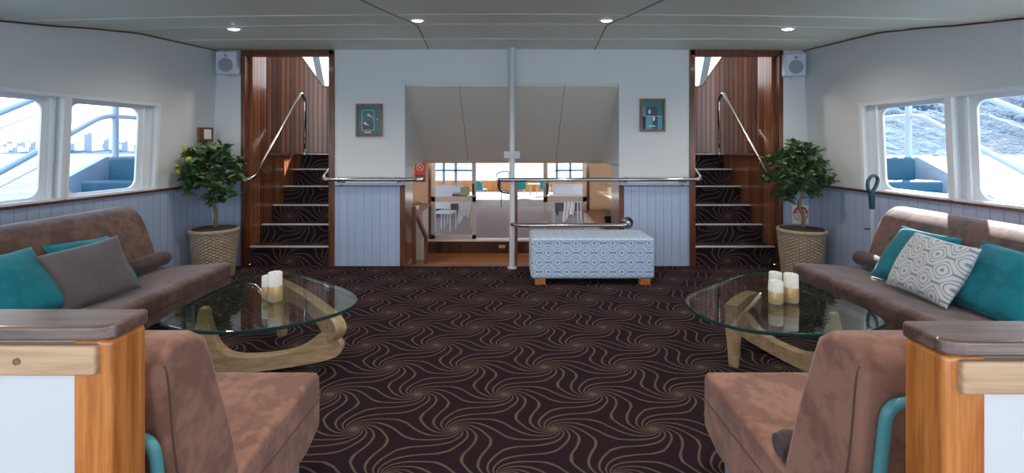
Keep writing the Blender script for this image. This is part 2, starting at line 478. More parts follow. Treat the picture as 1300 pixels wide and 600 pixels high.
# side walls ------------------------------------------------
def wallX(side, y):
    return -(3.722-.09*y) if side < 0 else (3.456+.02-.048*y)
def wp(side):
    def fn(y, z, off):      # off: positive = out of the room
        x = abs(wallX(side, y))+off-.045*max(0, z-.9)
        return (side*x, y, z)
    return fn
SW = {-1: [((3.60, 4.385), (3.645, 4.245)), ((2.77, 3.55), (2.83, 3.445))], 1: [((3.56, 4.36), (3.59, 4.195)), ((2.75, 3.515), (2.80, 3.385))]}
for s in (-1, 1):
    for k in range(1, 6):
        b0, b1 = SW[s][1]
        SW[s].append(((b0[0]-.83*k, b0[1]-.83*k), (b1[0]-.83*k, b1[1]-.83*k)))
SILL, HEAD = .905, 1.675
wn_ = 0
for side, nm in ((-1, 'left'), (1, 'right')):
    fn = wp(side); m = MB()
    def panel(y0, y1, z0, z1):
        m.box(y0, y1, z0, z1, 0, .10, mp=lambda a, b, c: fn(a, b, c))
    ymin, ymax = -1.6, YW+.04
    panel(ymin, ymax, HEAD, 2.62)
    holes = sorted([h for h, g in SW[side]])
    e = ymin
    for h in holes:
        panel(e, h[0], SILL, HEAD); e = h[1]
    panel(e, ymax, SILL, HEAD)
    struct(m, 'wall_%s' % nm, 'paint')
    m = MB(); m.box(ymin, ymax, 0, SILL, 0, .10, mp=lambda a, b, c: fn(a, b, c))
    struct(m, 'wall_%s_dado' % nm, 'bead')
    m = MB(); m.box(ymin, ymax, .878, .898, -.022, .012, mp=lambda a, b, c: fn(a, b, c)); trim(m, 'mahog_x')
    m = MB(); m.box(ymin, ymax, 0, .09, -.012, .002, mp=lambda a, b, c: fn(a, b, c)); struct(m, 'baseboard_%s' % nm, 'bead')
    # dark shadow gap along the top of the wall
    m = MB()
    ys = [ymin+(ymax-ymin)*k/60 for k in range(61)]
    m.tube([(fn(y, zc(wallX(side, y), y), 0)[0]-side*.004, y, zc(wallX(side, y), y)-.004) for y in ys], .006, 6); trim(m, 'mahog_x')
    for (h, g) in SW[side]:
        wn_ += 1
        # lining of the opening and the casing proud of the wall
        m = MB()
        t_ = .03
        m.box(h[0]-t_, h[1]+t_, HEAD-.004, HEAD+.024, -.014, .015, mp=lambda a, b, c: fn(a, b, c))
        m.box(h[0]-t_*.6, h[0]+.004, SILL, HEAD, -.014, .015, mp=lambda a, b, c: fn(a, b, c))
        m.box(h[1]-.004, h[1]+t_, SILL, HEAD, -.014, .015, mp=lambda a, b, c: fn(a, b, c))
        m.box(h[0]-.01, h[1]+.01, SILL-.006, SILL+.012, -.02, .07, mp=lambda a, b, c: fn(a, b, c))
        frame_ring(m, h[0], h[1], SILL, HEAD, g[0], g[1], .935, 1.638, .075, fn, .045, .062)
        # vertical cover strip on the far side of the pane
        m.box(g[1]+.05, g[1]+.075, SILL+.01, HEAD-.01, .028, .048, mp=lambda a, b, c: fn(a, b, c))
        fr = struct(m, 'window_%d' % wn_, 'frame_white')
        m = MB(); m.prism(rrect(g[0]-.01, g[1]+.01, .925, 1.648, .075), fn, .050, .056); m.build('pane', 'glass', fr)
# far wall ----------------------------------------------------
DX0, DX1 = 1.93, 2.92       # stair openings
OP = 1.162                  # half width of the middle opening
TOPW = 2.62
m = MB(); t0, t1 = YW, YW+.08
for s in (-1, 1):
    a, b = sorted((s*DX1, s*3.36)); m.box(a, b, t0, t1, .905, TOPW)
    a, b = sorted((s*OP, s*DX0)); m.box(a, b, t0, t1, .905, TOPW)
    a, b = sorted((s*DX0, s*DX1)); m.box(a, b, t0, t1, 2.325, TOPW)
m.box(-OP, OP, t0, t1, 1.98, TOPW)
struct(m, 'wall_far', 'paint')
m = MB()
for s in (-1, 1):
    a, b = sorted((s*DX1, s*3.36)); m.box(a, b, t0, t1, 0, .905)
    a, b = sorted((s*OP, s*DX0)); m.box(a, b, t0, t1, 0, .905)
struct(m, 'wall_far_dado', 'bead')
for s in (-1, 1):
    m = MB(); a, b = sorted((s*DX1, s*3.3)); m.box(a, b, t0-.018, t0, .884, .902); trim(m, 'bead')
    m = MB(); a, b = sorted((s*(OP+.0), s*(DX0-.02))); m.box(a, b, t0-.022, t0, .880, .902); trim(m, 'bead')
    m = MB(); a, b = sorted((s*OP, s*DX0)); m.box(a, b, t0-.006, t0, .862, .872); trim(m, 'seam')
# mahogany casings of the stair openings
dn = 0
for s in (-1, 1):
    dn += 1
    m = MB(); i0, i1 = DX0+.012, DX1-.0
    for (a, b) in ((s*(DX0-.005), s*(DX0+.055)), (s*(DX1-.03), s*(DX1+.015))):
        a, b = sorted((a, b)); m.box(a, b, t0-.02, t1+.03, 0, 2.34)
    a, b = sorted((s*DX0, s*DX1)); m.box(a, b, t0-.02, t1+.03, 2.285, 2.34)
    struct(m, 'door_%d' % dn, 'mahog', bevel=.004)

# stairwells ---------------------------------------------------
RISES = [.21, .410, .598, .800, 1.0, 1.192]
for s in (-1, 1):
    nm = 'left' if s < 0 else 'right'
    X0, X1 = DX0+.0, 2.855
    root = thing('staircase', 'carpeted staircase with metal nosings behind the %s handrail opening' % ('left' if s < 0 else 'right'), 'staircase', (s*(X0+X1)/2, 5.15, 0))
    L = root.location
    for k, z in enumerate(RISES):
        y0 = 5.16+.25*k; y1 = y0+.25+(0.0 if k < 5 else .27)
        zb = 0 if k == 0 else RISES[k-1]-.02
        a, b = sorted((s*X0-L.x, s*X1-L.x))
        m = MB(); m.box(a, b, y0-L.y, y1-L.y+(.0 if k == 5 else .02), zb, z-.006); m.box(a, b, y0-.02-L.y, y0+.02-L.y, z-.04, z-.006)
        st = m.build('step', 'carpet', root)
        m = MB(); m.box(a+(.0), b, y0-.03-L.y, y0+.015-L.y, z-.012, z+.002); m.build('nosing', 'alu', st, bevel=.003)
    # boarded lower side, ledge, and full height reveal
    m = MB(); a, b = sorted((s*2.86, s*2.94)); m.box(a, b, t1, 6.95, 0, 1.17); m.box(a, b, t1, 5.50, 1.17, 2.7)
    struct(m, 'wall_%s_stair' % nm, 'planks_y')
    m = MB(); a, b = sorted((s*2.85, s*3.75)); m.box(a, b, 5.50, 6.95, 1.17, 1.195)
    struct(m, 'trim_%s_ledge' % nm, 'mahog_x')
    # board wall at the head of the stairs with its sloping cut corner
    m = MB()
    poly = [(3.75, 1.15), (1.80, 1.15), (1.80, 2.16), (2.74, 2.16), (2.80, 2.19), (3.12, 2.64), (3.75, 2.64)]
    m.prism([(s*u, v) for u, v in poly], lambda u, v, w_: (u, w_, v), 6.95, 7.0)
    struct(m, 'wall_%s_landing' % nm, 'planks')
    m = MB(); m.tube([(s*1.80, 6.945, 2.165), (s*2.74, 6.945, 2.165), (s*2.80, 6.945, 2.195), (s*3.12, 6.945, 2.645), (s*3.75, 6.945, 2.645)], .012, 6)
    trim(m, 'mahog_x')
    # wheelhouse sides and roof shaped to keep light out, window posts
    m = MB(); a, b = sorted((s*3.75, s*3.83)); m.box(a, b, t1, 7.7, 1.15, 3.7); struct(m, 'wall_%s_outer' % nm, 'planks_y')  # outer side raised high to shade the side deck
    m = MB(); a, b = sorted((s*1.84, s*1.92)); m.box(a, b, t1, 7.0, -1.08, 2.9); struct(m, 'wall_%s_inner' % nm, 'planks_y')  # inner side closed up to the roof to block the sun
    m = MB(); a, b = sorted((s*1.6, s*3.85)); m.box(a, b, 5.16, 7.5, 2.9, 2.95); struct(m, 'ceiling_%s_stair' % nm, 'ceil')  # unseen roof added to keep open sky light off the boards
    m = MB(); m.prism([(s*2.86, 2.06), (s*2.96, 2.06), (s*3.13, 2.9), (s*3.02, 2.9)], lambda u, v, w_: (u, w_, v), 7.3, 7.36)
    trim(m, 'bluealum')
    m = MB(); a, b = sorted((s*2.0, s*3.75)); m.box(a, b, 7.28, 7.40, 1.5, 2.08); struct(m, 'wall_%s_bow' % nm, 'hull')
    lt = thing('ceiling_light', 'round lamp added to light the %s stairwell, out of the picture' % nm, 'light', (s*2.08, 5.75, 2.9))  # lamp added to brighten the closed stairwell and cast the rail shadow
    m = MB(); m.lathe([(.06, 0), (.06, -.03), (.045, -.05), (.01, -.055)], n=20); m.build('lamp_shade', 'bulb', lt, smooth='angle')
    ld = bpy.data.lights.new('stair_fill_lamp', 'POINT'); ld.energy = 11; ld.color = (1, .93, .85); ld.shadow_soft_size = .06
    lo = bpy.data.objects.new('stair_fill_lamp', ld); COL.objects.link(lo); lo.location = (s*2.08, 5.75, 2.72)
    # stair handrail: bent steel tube rising to the post at the head of the stairs
    h = thing('handrail', 'steel handrail climbing the %s staircase to an upright post' % nm, 'handrail', (s*2.80, 6.30, 1.192))
    L = h.location
    P = [(s*3.02, 5.00, .945), (s*2.80, 5.02, .945), (s*2.775, 5.10, .97), (s*2.775, 6.22, 2.005), (s*2.775, 6.335, 1.93), (s*2.775, 6.335, 1.20)]
    if s > 0: P[0] = (s*2.95, 5.03, .945)
    m = MB(); m.tube([Vector(p)-L for p in bend(P, .07)], .021, 12); m.build('rail', 'chrome', h, smooth=True)
    m = MB(); m.cyl(Vector((s*2.775, 6.335, 1.186))-L, Vector((s*2.775, 6.335, 1.20))-L, .04, n=20); m.build('base_plate', 'chrome', h, smooth='angle')

# middle opening ----------------------------------------------
m = MB()
SY, SZ = 6.17, 1.11
sof = lambda u, v, w_: (u, YW+(SY-YW)*v, 1.98+(SZ-1.98)*v+w_)
for a, b in ((-OP, -.577), (-.571, -.003), (.003, .571), (.577, OP)):
    m.box(a, b, .03, 1, 0, .03, mp=sof)
struct(m, 'ceiling_companionway', 'soffit')
m = MB(); m.box(-OP, OP, .04, 1, .006, .05, mp=sof); trim(m, 'seam')
m = MB(); m.box(-OP-.1, OP+.1, SY-.01, SY+.03, SZ-.035, SZ+.0); trim(m, 'board')
for s in (-1, 1):
    a, b = sorted((s*(OP), s*(OP+.05)))
    m = MB(); m.box(a, b, YW+.08, SY+.05, 1.08, 2.3); struct(m, 'wall_%s_companionway' % ('left' if s < 0 else 'right'), 'paint')
    m = MB(); a, b = sorted((s*(OP-.002), s*(OP+.055))); m.box(a, b, YW-.006, YW+.40, 0 if s > 0 else -.0, .91); trim(m, 'mahog', bevel=.003)
    m = MB(); a, b = sorted((s*(OP), s*(OP+.05))); m.box(a, b, YW+.08, YW+.40, .90, 1.09); trim(m, 'paint')
# threshold and the stairs down (hidden steps), landing, lower walls
LF, CF = -1.08, -.78
m = MB(); m.box(-OP, OP, 5.10, 5.19, -.1, .006); trim(m, 'mahog_x')
m = MB()
for k in range(6): m.box(-OP, OP, 5.19+.25*k, 5.46+.25*k, -.18*(k+1)-.1, -.18*(k+1))
trim(m, 'decking')
m = MB(); m.box(-1.84, 1.84, 5.25, 7.03, LF-.06, LF); m.box(-2.4, 2.4, 7.03, 10.5, LF-.06, LF); struct(m, 'floor_landing', 'decking')
m = MB(); m.box(-2.4, 2.4, 10.42, 10.5, LF, CF-.03); trim(m, 'riser')
m = MB(); m.box(-2.4, 2.4, 10.38, 10.62, CF-.035, CF); trim(m, 'signwhite')
m = MB(); m.box(-3.4, 3.4, 10.5, 15.95, CF-.06, CF-.002); struct(m, 'floor_cabin', 'cabincarpet')
m = MB(); m.box(-3.8, 3.8, 15.95, 18.0, CF-.06, CF+.002); struct(m, 'floor_threshold', 'riser')
m = MB(); m.box(-3.8, 3.8, 18.0, 21.0, CF-.06, CF+.002); struct(m, 'floor_aft_deck', 'palefloor')
m = MB(); m.box(-3.8, 3.8, 21.0, 21.08, -.9, -.29); struct(m, 'wall_bulwark', 'orange')
for s in (-1, 1):
    nm = 'left' if s < 0 else 'right'
    m = MB(); a, b = sorted((s*2.4, s*2.46)); m.box(a, b, 7.06, 10.5, LF, 1.10); struct(m, 'wall_%s_landing_side' % nm, 'beige')
    m = MB(); a, b = sorted((s*1.84, s*2.46)); m.box(a, b, 7.01, 7.06, LF, 1.10) ; struct(m, 'wall_%s_forward' % nm, 'beige')
    m = MB(); a, b = sorted((s*(1.80 if s < 0 else 1.66), s*2.46)); m.box(a, b, 10.5, 10.58, LF, 1.15); struct(m, 'wall_%s_door_side' % nm, 'beige')
    m = MB(); a, b = sorted((s*3.4, s*3.46)); m.box(a, b, 10.5, 16, CF-.05, -.1); m.box(a, b, 10.5, 16, .85, 1.15)
    for q in range(5): m.box(a, b, 10.5+1.34*q, 10.64+1.34*q, -.1, .85)
    struct(m, 'wall_%s_cabin' % nm, 'paint')
    m = MB(); a, b = sorted((s*3.8, s*3.86)); m.box(a, b, 16.15, 21.08, -.9, -.29); struct(m, 'wall_%s_bulwark' % nm, 'orange')
m = MB(); m.box(-1.84, 1.84, SY+.03, 7.06, 1.10, 1.16); m.box(-2.5, 2.5, 7.06, 10.6, 1.10, 1.16); m.box(-3.5, 3.5, 10.6, 19.4, 1.15, 1.2); struct(m, 'ceiling_lower', 'soffit')  # aft part is an added overhang that shades the threshold floor
m = MB(); m.box(-2.46, 2.46, 10.48, 10.60, .99, 1.12); trim(m, 'alum')
# back of the room, behind the camera: end cut short and left open for sky light
m = MB(); m.box(-3.9, 3.9, -1.66, -1.6, 2.08, 2.62)
for x in (-3.9, -1.9, 1.8, 3.8): m.box(x, x+.1, -1.66, -1.6, 0, 2.08)
struct(m, 'wall_back', 'paint')

m = MB(); m.box(-5.5, 5.5, -10, -1.66, -.16, -.04); struct(m, 'floor_bounce_deck', 'bouncedeck')  # unseen pale deck added to bounce sunlight up to the ceiling
# white pole in the middle with its clamp
p = thing('support_pole', 'slim white pole from floor to ceiling in front of middle opening', 'pole', (0, 5.04, 0))
m = MB(); m.cyl((0, 0, 0), (0, 0, zc(0, 5.04)-.001), .030, n=24); m.build('tube', 'white', p, smooth='angle')
m = MB(); m.box(-.085, .085, -.035, -.025, 1.17, 1.245); m.box(-.085, .085, .025, .035, 1.17, 1.245); m.build('clamp', 'greyplastic', p, bevel=.003)
m = MB(); m.cyl((0, 0, 0), (0, 0, .012), .05, n=24); m.build('base_plate', 'white', p, smooth='angle')
# newel posts
n1 = MB().box(.028, .062, 5.225, 5.26, -.3, .905).build('newel_post', 'mahog', bevel=.003)
tag(n1, 'dark mahogany newel post right behind the white pole', 'post')
n2 = thing('stair_rail', 'mahogany stair rail slanting down inside left edge of middle opening', 'handrail', (-1.10, 5.4, 0))
m = MB(); m.prism([(0, .62), (.75, .16), (.75, .10), (0, .56)], lambda u, v, w_: (.0+w_, u-.1, v), -.02, .02); m.build('rail', 'mahog', n2, bevel=.004)
m = MB(); m.box(-.022, .022, .62, .665, -.9, .16); m.build('post', 'mahog', n2, bevel=.003)
m = MB(); m.box(-.022, .022, -.12, -.08, -.2, .62); m.build('post', 'mahog', n2, bevel=.003)

# steel handrails on the far wall
def rail_thing(label, paths, brackets, loc):
    h = thing('handrail', label, 'handrail', loc); L = Vector(loc)
    for P in paths:
        m = MB(); m.tube([Vector(p)-L for p in bend(P, .055)], .021, 12); m.build('rail', 'chrome', h, smooth=True)
    for (x, z) in brackets:
        m = MB(); m.cyl(Vector((x, YW, z-.03))-L, Vector((x, YW-.008, z-.03))-L, .045, n=20)
        m.tube([Vector(q)-L for q in bend([(x, YW-.005, z-.03), (x, YW-.075, z-.03), (x, YW-.09, z)], .03)], .009, 8)
        m.cyl(Vector((x, YW-.10, z+.012))-L, Vector((x, YW-.10, z+.026))-L, .02, n=14)
        m.build('bracket', 'chrome', h, smooth='angle')
    return h
ry = YW-.10
rail_thing('steel wall handrail on panel left of middle opening, bent up the left stairs',
    [[(-2.02, 5.50, 1.20), (-2.02, ry+.02, .955), (-1.97, ry, .945), (-1.05, ry, .945), (-1.03, 5.35, .93)]],
    [(-1.85, .945), (-1.22, .945)], (-1.5, ry, .945))
rail_thing('long steel guard rail across middle opening, from above ottoman to right stairs',
    [[(2.02, 5.50, 1.20), (2.02, ry+.02, .955), (1.97, ry, .945), (-.13, ry-.05, .945), (-.145, 5.25, .93), (-.14, 5.28, .80), (-.02, 5.28, .78)]],
    [(1.22, .945), (1.85, .945)], (1.0, ry, .945))
h = thing('handrail', 'short lower steel guard rail just above the patterned ottoman', 'handrail', (.6, 4.98, .43))
m = MB(); m.tube([Vector(q)-h.location for q in bend([(.0, 5.008, .475), (.06, 4.95, .472), (1.19, 4.95, .472), (1.25, 5.02, .472), (1.25, YW, .472)], .05)], .022, 12); m.build('rail', 'chrome', h, smooth=True)
m = MB(); m.cyl(Vector((1.25, YW, .472))-h.location, Vector((1.25, YW-.012, .472))-h.location, .062, n=24); m.build('flange', 'chrome', h, smooth='angle')

# sliding doors of the lower cabin ----------------------------------
DY = 10.5
def slider(x0, x1, hx, label, sgn, sticker):
    d = thing('sliding_door', label, 'door', ((x0+x1)/2, DY, CF)); ox = (x0+x1)/2
    zt = 1.0-CF
    m = MB()
    a, b = x0-ox, x1-ox
    for u0, u1 in ((a, a+.09), (b-.09, b)): m.box(u0, u1, 0, .045, 0, zt)
    m.box(a, b, 0, .045, 0, .09); m.box(a, b, 0, .045, zt-.05, zt); m.box(a, b, 0, .045, .82, .94)
    m.build('door_frame', 'alum', d, bevel=.004)
    m = MB(); m.box(a+.05, b-.05, .02, .026, .03, zt-.03); m.build('pane', 'glass', d)
    m = MB(); m.tube([Vector(q) for q in bend([(hx-ox, 0, 1.0), (hx-ox, -.06, 1.0), (hx-ox, -.06, 1.22), (hx-ox, 0, 1.22)], .02)], .022, 8); m.build('handle', 'black', d, smooth=True)
    if sticker:
        m = MB(); m.box(b-.35, b-.14, .012, .018, .97, 1.15); m.build('sticker', 'green', d)
slider(-1.80, -.80, -.86, 'aluminium sliding glass door with green sticker left of the gap', -1, True)
slider(.70, 1.66, .78, 'aluminium sliding glass door right of the gap', 1, False)
m = MB(); m.box(-1.86, -1.80, DY-.02, DY+.08, CF, 1.0); m.box(1.66, 1.72, DY-.02, DY+.08, CF, 1.0); trim(m, 'mahog')
# glazed aft screens
def screen(x0, x1, verts, label):
    d = thing('glazed_screen', label, 'window', ((x0+x1)/2, 15.8, CF)); ox = d.location.x
    m = MB()
    for v in verts: m.box(v-ox-.035, v-ox+.035, 0, .05, 0, 1.9)
    for z in (.02, 1.20, 1.86): m.box(x0-ox, x1-ox, 0, .05, z, z+.05)
    m.build('screen_frame', 'bluealum', d)
    m = MB(); m.box(x0-ox, x1-ox, .02, .026, .02, 1.88); m.build('pane', 'glass', d)
screen(-3.35, -1.25, (-3.3, -2.75, -2.28, -1.88, -1.28), 'blue-framed glazed screen seen through left sliding door')
screen(1.45, 3.35, (1.5, 1.95, 2.40, 2.9, 3.3), 'blue-framed glazed screen seen through right sliding door')
# aft deck rail
h = thing('deck_rail', 'thin steel rail above the orange bulwark of the aft deck', 'railing', (0, 21.04, -.29))
m = MB(); m.tube([(-3.8, 0, .42), (3.8, 0, .42)], .014, 6); m.build('top_bar', 'hull', h)
for q in range(7):
    m = MB(); m.cyl((-3.6+q*1.2, 0, 0), (-3.6+q*1.2, 0, .42), .012, n=6); m.build('post', 'hull', h)
# chrome loop rail by the cabin step
h = thing('step_rail', 'thin steel loop rail beside the cabin step, left of the pole', 'handrail', (-.4, 15.7, CF))
m = MB(); m.tube(bend([(.04, 0, 0), (.04, 0, .62), (-.12, 0, .9), (-.12, 0, 1.15), (.3, 0, 1.22), (.3, 0, .85), (.04, 0, .8)], .12), .018, 8); m.build('rail', 'chrome', h, smooth=True)
# deck chairs, table
def tub_chair(x, y, rz, mat, label):
    c = thing('deck_chair', label, 'chair', (x, y, CF+.002), rz, None); c.scale = (.78, .78, .72)
    m = MB(); m.box(-.24, .24, -.24, .22, .38, .46); m.build('seat', mat, c, bevel=.03)
    m = MB(); m.prism([(-.26, .40), (.26, .40), (.23, .86), (.12, .90), (-.12, .90), (-.23, .86)], lambda u, v, w_: (u, w_+(v-.4)*.15, v), .20, .25); m.build('backrest', mat, c, bevel=.02)
    for sx in (-.2, .2):
        for sy in (-.2, .2):
            m = MB(); m.cyl((sx, sy, .40), (sx*1.15, sy*1.15, 0), .018, .012, n=8); m.build('leg', 'board', c)
    return c
tub_chair(-1.22, 18.8, 2.6, 'teal', 'pale-legged teal deck chair beside left sliding door handle')
tub_chair(.34, 19.2, 3.3, 'teal', 'teal deck chair on the left side of the wooden deck table')
tub_chair(1.36, 19.2, 2.9, 'teal', 'teal deck chair on the right side of the wooden deck table')
t_ = thing('deck_table', 'light wooden deck table between the two right-hand teal chairs', 'table', (.85, 18.5, CF+.002)); t_.scale = (.7, .7, .75)
m = MB(); m.lathe([(.30, .70), (.36, .705), (.36, .735), (.30, .74)], n=24); m.build('tabletop', 'board', t_, smooth='angle')
for a in (0, 1, 2, 3):
    m = MB(); m.cyl((.18*math.cos(a*PI/2+.8), .18*math.sin(a*PI/2+.8), .7), (.30*math.cos(a*PI/2+.8), .30*math.sin(a*PI/2+.8), 0), .03, .02, n=8); m.build('leg', 'board', t_)
# cabin tables with cloths, banquettes
def cloth_table(x, y, label, clabel, sx, drop):
    t_ = thing('dining_table', label, 'table', (x, y, CF))
    m = MB(); m.box(-sx, sx, -.35, .35, .70, .73); m.build('tabletop', 'mahog_x', t_)
    for ax in (-sx+.08, sx-.08):
        for ay in (-.28, .28):
            m = MB(); m.cyl((ax, ay, .70), (ax, ay, 0), .02, n=8); m.build('leg', 'alum', t_)
    m = MB(); m.box(-sx*.97, sx*.97, -.37, .37, .732, .742)
    m.box(-sx*.97, sx*.97, -.38, -.37, .62, .742)
    m.grid(lambda u, v: (drop-.14+.28*u+.02*math.sin(v*5), -.385-.02*math.cos(u*19)-.02*v, .742-(.52+.10*math.sin(u*5+1))*v), 24, 6)
    c = m.build('tablecloth', 'cloth', origin=(0, 0, 0), smooth=False, fix=False); c.location = (x, y, CF)
    tag(c, clabel, 'tablecloth')
cloth_table(-1.36, 12.2, 'dining table under white cloth behind the left sliding door', 'white cloth hanging to a point behind left sliding door', .42, .15)
cloth_table(1.42, 12.4, 'dining table under white cloth behind the right sliding door', 'white cloth hanging to a point behind right sliding door', .42, .02)
def banquette(x, y, label, mat):
    b_ = thing('banquette', label, 'sofa', (x, y, CF))
    m = MB(); m.box(-.5, .5, -.3, .3, .12, .45); m.build('seat', mat, b_, bevel=.04)
    m = MB(); m.box(-.5, .5, .2, .36, .42, .88); m.build('backrest', 'cloth', b_, bevel=.05)
    for sx in (-.4, .4):
        for sy in (-.2, .2):
            m = MB(); m.cyl((sx, sy, 0), (sx, sy, .14), .025, n=8); m.build('leg', 'black', b_)
banquette(-1.95, 13.9, 'white-backed brown banquette behind left dining table', 'suede')
banquette(1.75, 14.2, 'white-backed brown banquette behind right dining table', 'suede')
for (x, y, lb) in ((-1.30, 12.15, 'brown box lying on left white tablecloth'),):
    m = MB(); m.box(-.22, .16, -.15, .15, 0, .10); o = m.build('box', 'suede', bevel=.01); o.location = (x, y, CF+.743); tag(o, lb, 'box')
def dish_chair(x, y, rz, label):
    c = thing('dining_chair', label, 'chair', (x, y, CF), rz)
    m = MB(); m.box(-.21, .21, -.21, .21, .43, .47); m.build('seat', 'cloth', c, bevel=.01)
    m = MB(); m.box(-.20, .20, .18, .21, .55, .88); m.build('backrest', 'cloth', c, bevel=.01)
    for sx in (-.19, .19):
        for sy in (-.19, .19):
            m = MB(); m.cyl((sx, sy, .88 if sy > 0 else .44), (sx, sy, 0), .013, n=8); m.build('leg', 'cloth', c)
dish_chair(-1.62, 11.55, 2.9, 'white chair at left dining table behind the glass')
# counters on the landing
c = thing('counter', 'narrow mahogany-topped counter left of the sliding doors', 'counter', (-2.05, 8.6, LF))
m = MB(); m.box(-.34, .26, -1.5, 1.89, 1.05, 1.09); m.build('countertop', 'countertop', c, bevel=.006)
m = MB(); m.box(-.34, .20, 1.2, 1.89, 0, 1.05); m.build('side_panel', 'frame_white', c)
c = thing('counter', 'low mahogany-topped counter with cream drawers right of the doors', 'counter', (1.98, 8.8, LF))
m = MB(); m.box(-.42, .41, -1.7, 1.68, .90, .935); m.build('countertop', 'countertop', c, bevel=.006)
m = MB(); m.box(-.38, .41, -1.65, 1.66, 0, .90); m.build('body', 'beige', c)
for k in range(6):
    for z in (.08, .36, .64):
        m = MB(); m.box(-.40, -.38, -1.6+.54*k, -1.1+.54*k, z, z+.25); dr = m.build('drawer', 'cream', c, bevel=.004)
        m = MB(); m.cyl((-.415, -1.35+.54*k, z+.13), (-.40, -1.35+.54*k, z+.13), .015, n=10); m.build('knob', 'alu', dr)
sh = thing('wall_shelf', 'white shelf above the low counter, right of the doors', 'shelf', (2.05, 8.7, .34))
m = MB(); m.box(-.34, .34, -.75, .75, 0, .04); m.build('board', 'cream', sh, bevel=.004)
m = MB(); m.box(.1, .34, -.70, -.66, -.25, 0); m.build('bracket', 'cream', sh)
m = MB(); m.box(.1, .34, .66, .70, -.25, 0); m.build('bracket', 'cream', sh)
def little_plant(x, y, z, label, potr, kind, ls=.05):
    p = thing('potted_plant', label, 'plant', (x, y, z))
    m = MB(); m.lathe([(potr*.7, 0), (potr, potr*1.3), (potr*.85, potr*1.3), (potr*.6, potr*1.1)], n=18); m.build('pot', 'cloth' if kind else 'black', p, smooth='angle')
    m = MB()
    for k in range(60):
        a, e = random.uniform(0, 2*PI), random.uniform(.1, 1.3); r = potr*random.uniform(.6, 1.5)
        c = Vector((r*math.cos(a)*math.cos(e), r*math.sin(a)*math.cos(e), potr*1.3+r*math.sin(e)))
        d = Vector((math.cos(a), math.sin(a), random.uniform(-.2, .6))).normalized(); sd_ = d.cross(Vector((0, 0, 1))).normalized()*ls*.35
        m.add([c, c+d*ls*.5+sd_, c+d*ls, c+d*ls*.5-sd_], [(0, 1, 2, 3)])
    m.build('foliage', 'leaf2', p, fix=False)
little_plant(1.86, 8.75, .38, 'leafy plant in white bowl on the white shelf', .10, 1)
little_plant(1.78, 8.6, -.143, 'yellow-green flowers in dark vase under the white shelf', .11, 0)
little_plant(-1.93, 9.6, .012, 'small green plant in white pot on left counter, farther one', .055, 1)
little_plant(-1.93, 9.0, .012, 'small green plant in white pot on left counter, nearer one', .06, 1)
o = MB().lathe([(.03, 0), (.09, .02), (.13, .08), (.125, .14), (.08, .19), (.01, .21)], n=20).build('bowl', 'cloth', smooth=True); o.location = (-1.98, 8.5, .012)
tag(o, 'white rounded lidded bowl on the left counter', 'bowl')
sg = thing('no_smoking_sign', 'red sign with white circle on wall above left counter', 'sign', (-2.04, 10.488, .72))
m = MB(); m.box(-.12, .12, 0, .008, -.24, .22); m.build('plate', 'red', sg)
m = MB(); m.tube([(.075*math.cos(a*PI/12), -.006, .09+.075*math.sin(a*PI/12)) for a in range(24)], .009, 6, closed=True)
m.tube([(-.052, -.006, .142), (.052, -.006, .038)], .009, 6); m.box(-.03, -.012, -.008, -.002, .06, .12); m.box(.012, .03, -.008, -.002, .06, .12); m.build('symbol', 'signwhite', sg)
m = MB(); m.box(-.105, .105, -.006, -.001, -.22, -.08); m.build('lower_panel', 'black', sg)
m = MB(); m.box(-.08, .08, -.009, -.005, -.15, -.13); m.build('lettering', 'signwhite', sg)
o = MB().box(-.07, .07, -.012, 0, -.035, .035).build('brass_plate', 'brass', bevel=.004); o.location = (-.22, 10.418, -.93)
tag(o, 'small brass plate on the riser below sliding doors', 'plate')
for x, side in ((2.3, 'right'), (-2.3, 'left')):
    lt = thing('wall_lamp', 'small warm wall lamp in the recess on the %s' % side, 'lamp', (x, 8.2, .9))
    m = MB(); m.lathe([(.03, -.02), (.05, .0), (.04, .08), (.02, .09)], n=14); m.build('lamp_shade', 'bulb', lt, smooth=True)
    m = MB(); q = .05 if x > 0 else -.05; m.box(min(0, q*2), max(0, q*2), -.015, .015, -.01, .01); m.build('bracket', 'chrome', lt)
    ld = bpy.data.lights.new('wall_lamp_light', 'POINT'); ld.energy = 14; ld.color = (1, .88, .74); ld.shadow_soft_size = .08
    lo = bpy.data.objects.new('wall_lamp_light', ld); COL.objects.link(lo); lo.location = (x-.12*(1 if x > 0 else -1), 8.2, .92)

# ------------------------------------------------------------------ ceiling downlights
LAMP = 22
def downlight(x, y, label):
    z = zc(x, y)
    d = thing('ceiling_light', label, 'light', (x, y, z), 0, 'recessed downlights in the ceiling')
    gx, gy = (zc(x+.05, y)-zc(x-.05, y))/.1, (zc(x, y+.05)-zc(x, y-.05))/.1
    d.rotation_euler = Vector((-gx, -gy, 1)).to_track_quat('Z', 'Y').to_euler()
    m = MB(); m.lathe([(.042, .004), (.060, .004), (.058, -.006), (.042, -.007)], n=28); m.build('trim_ring', 'joint_light', d, smooth='angle')
    m = MB(); m.lathe([(.002, .002), (.041, .002), (.041, -.008), (.030, -.014), (.002, -.017)], n=28); m.build('lamp_lens', 'bulb', d)
    ld = bpy.data.lights.new('downlight', 'SPOT'); ld.energy = LAMP; ld.spot_size = 2.7; ld.spot_blend = 1.0; ld.color = (1, .88, .72); ld.shadow_soft_size = .04
    lo = bpy.data.objects.new('downlight', ld); COL.objects.link(lo); lo.location = (x, y, z-.03)
def hit_ceiling(px, py):
    d = 2.0
    while d < 5.1 and EYE+(183-py)/600*d < zc((px-650)/600*d, d): d += .005
    return (px-650)/600*d, d
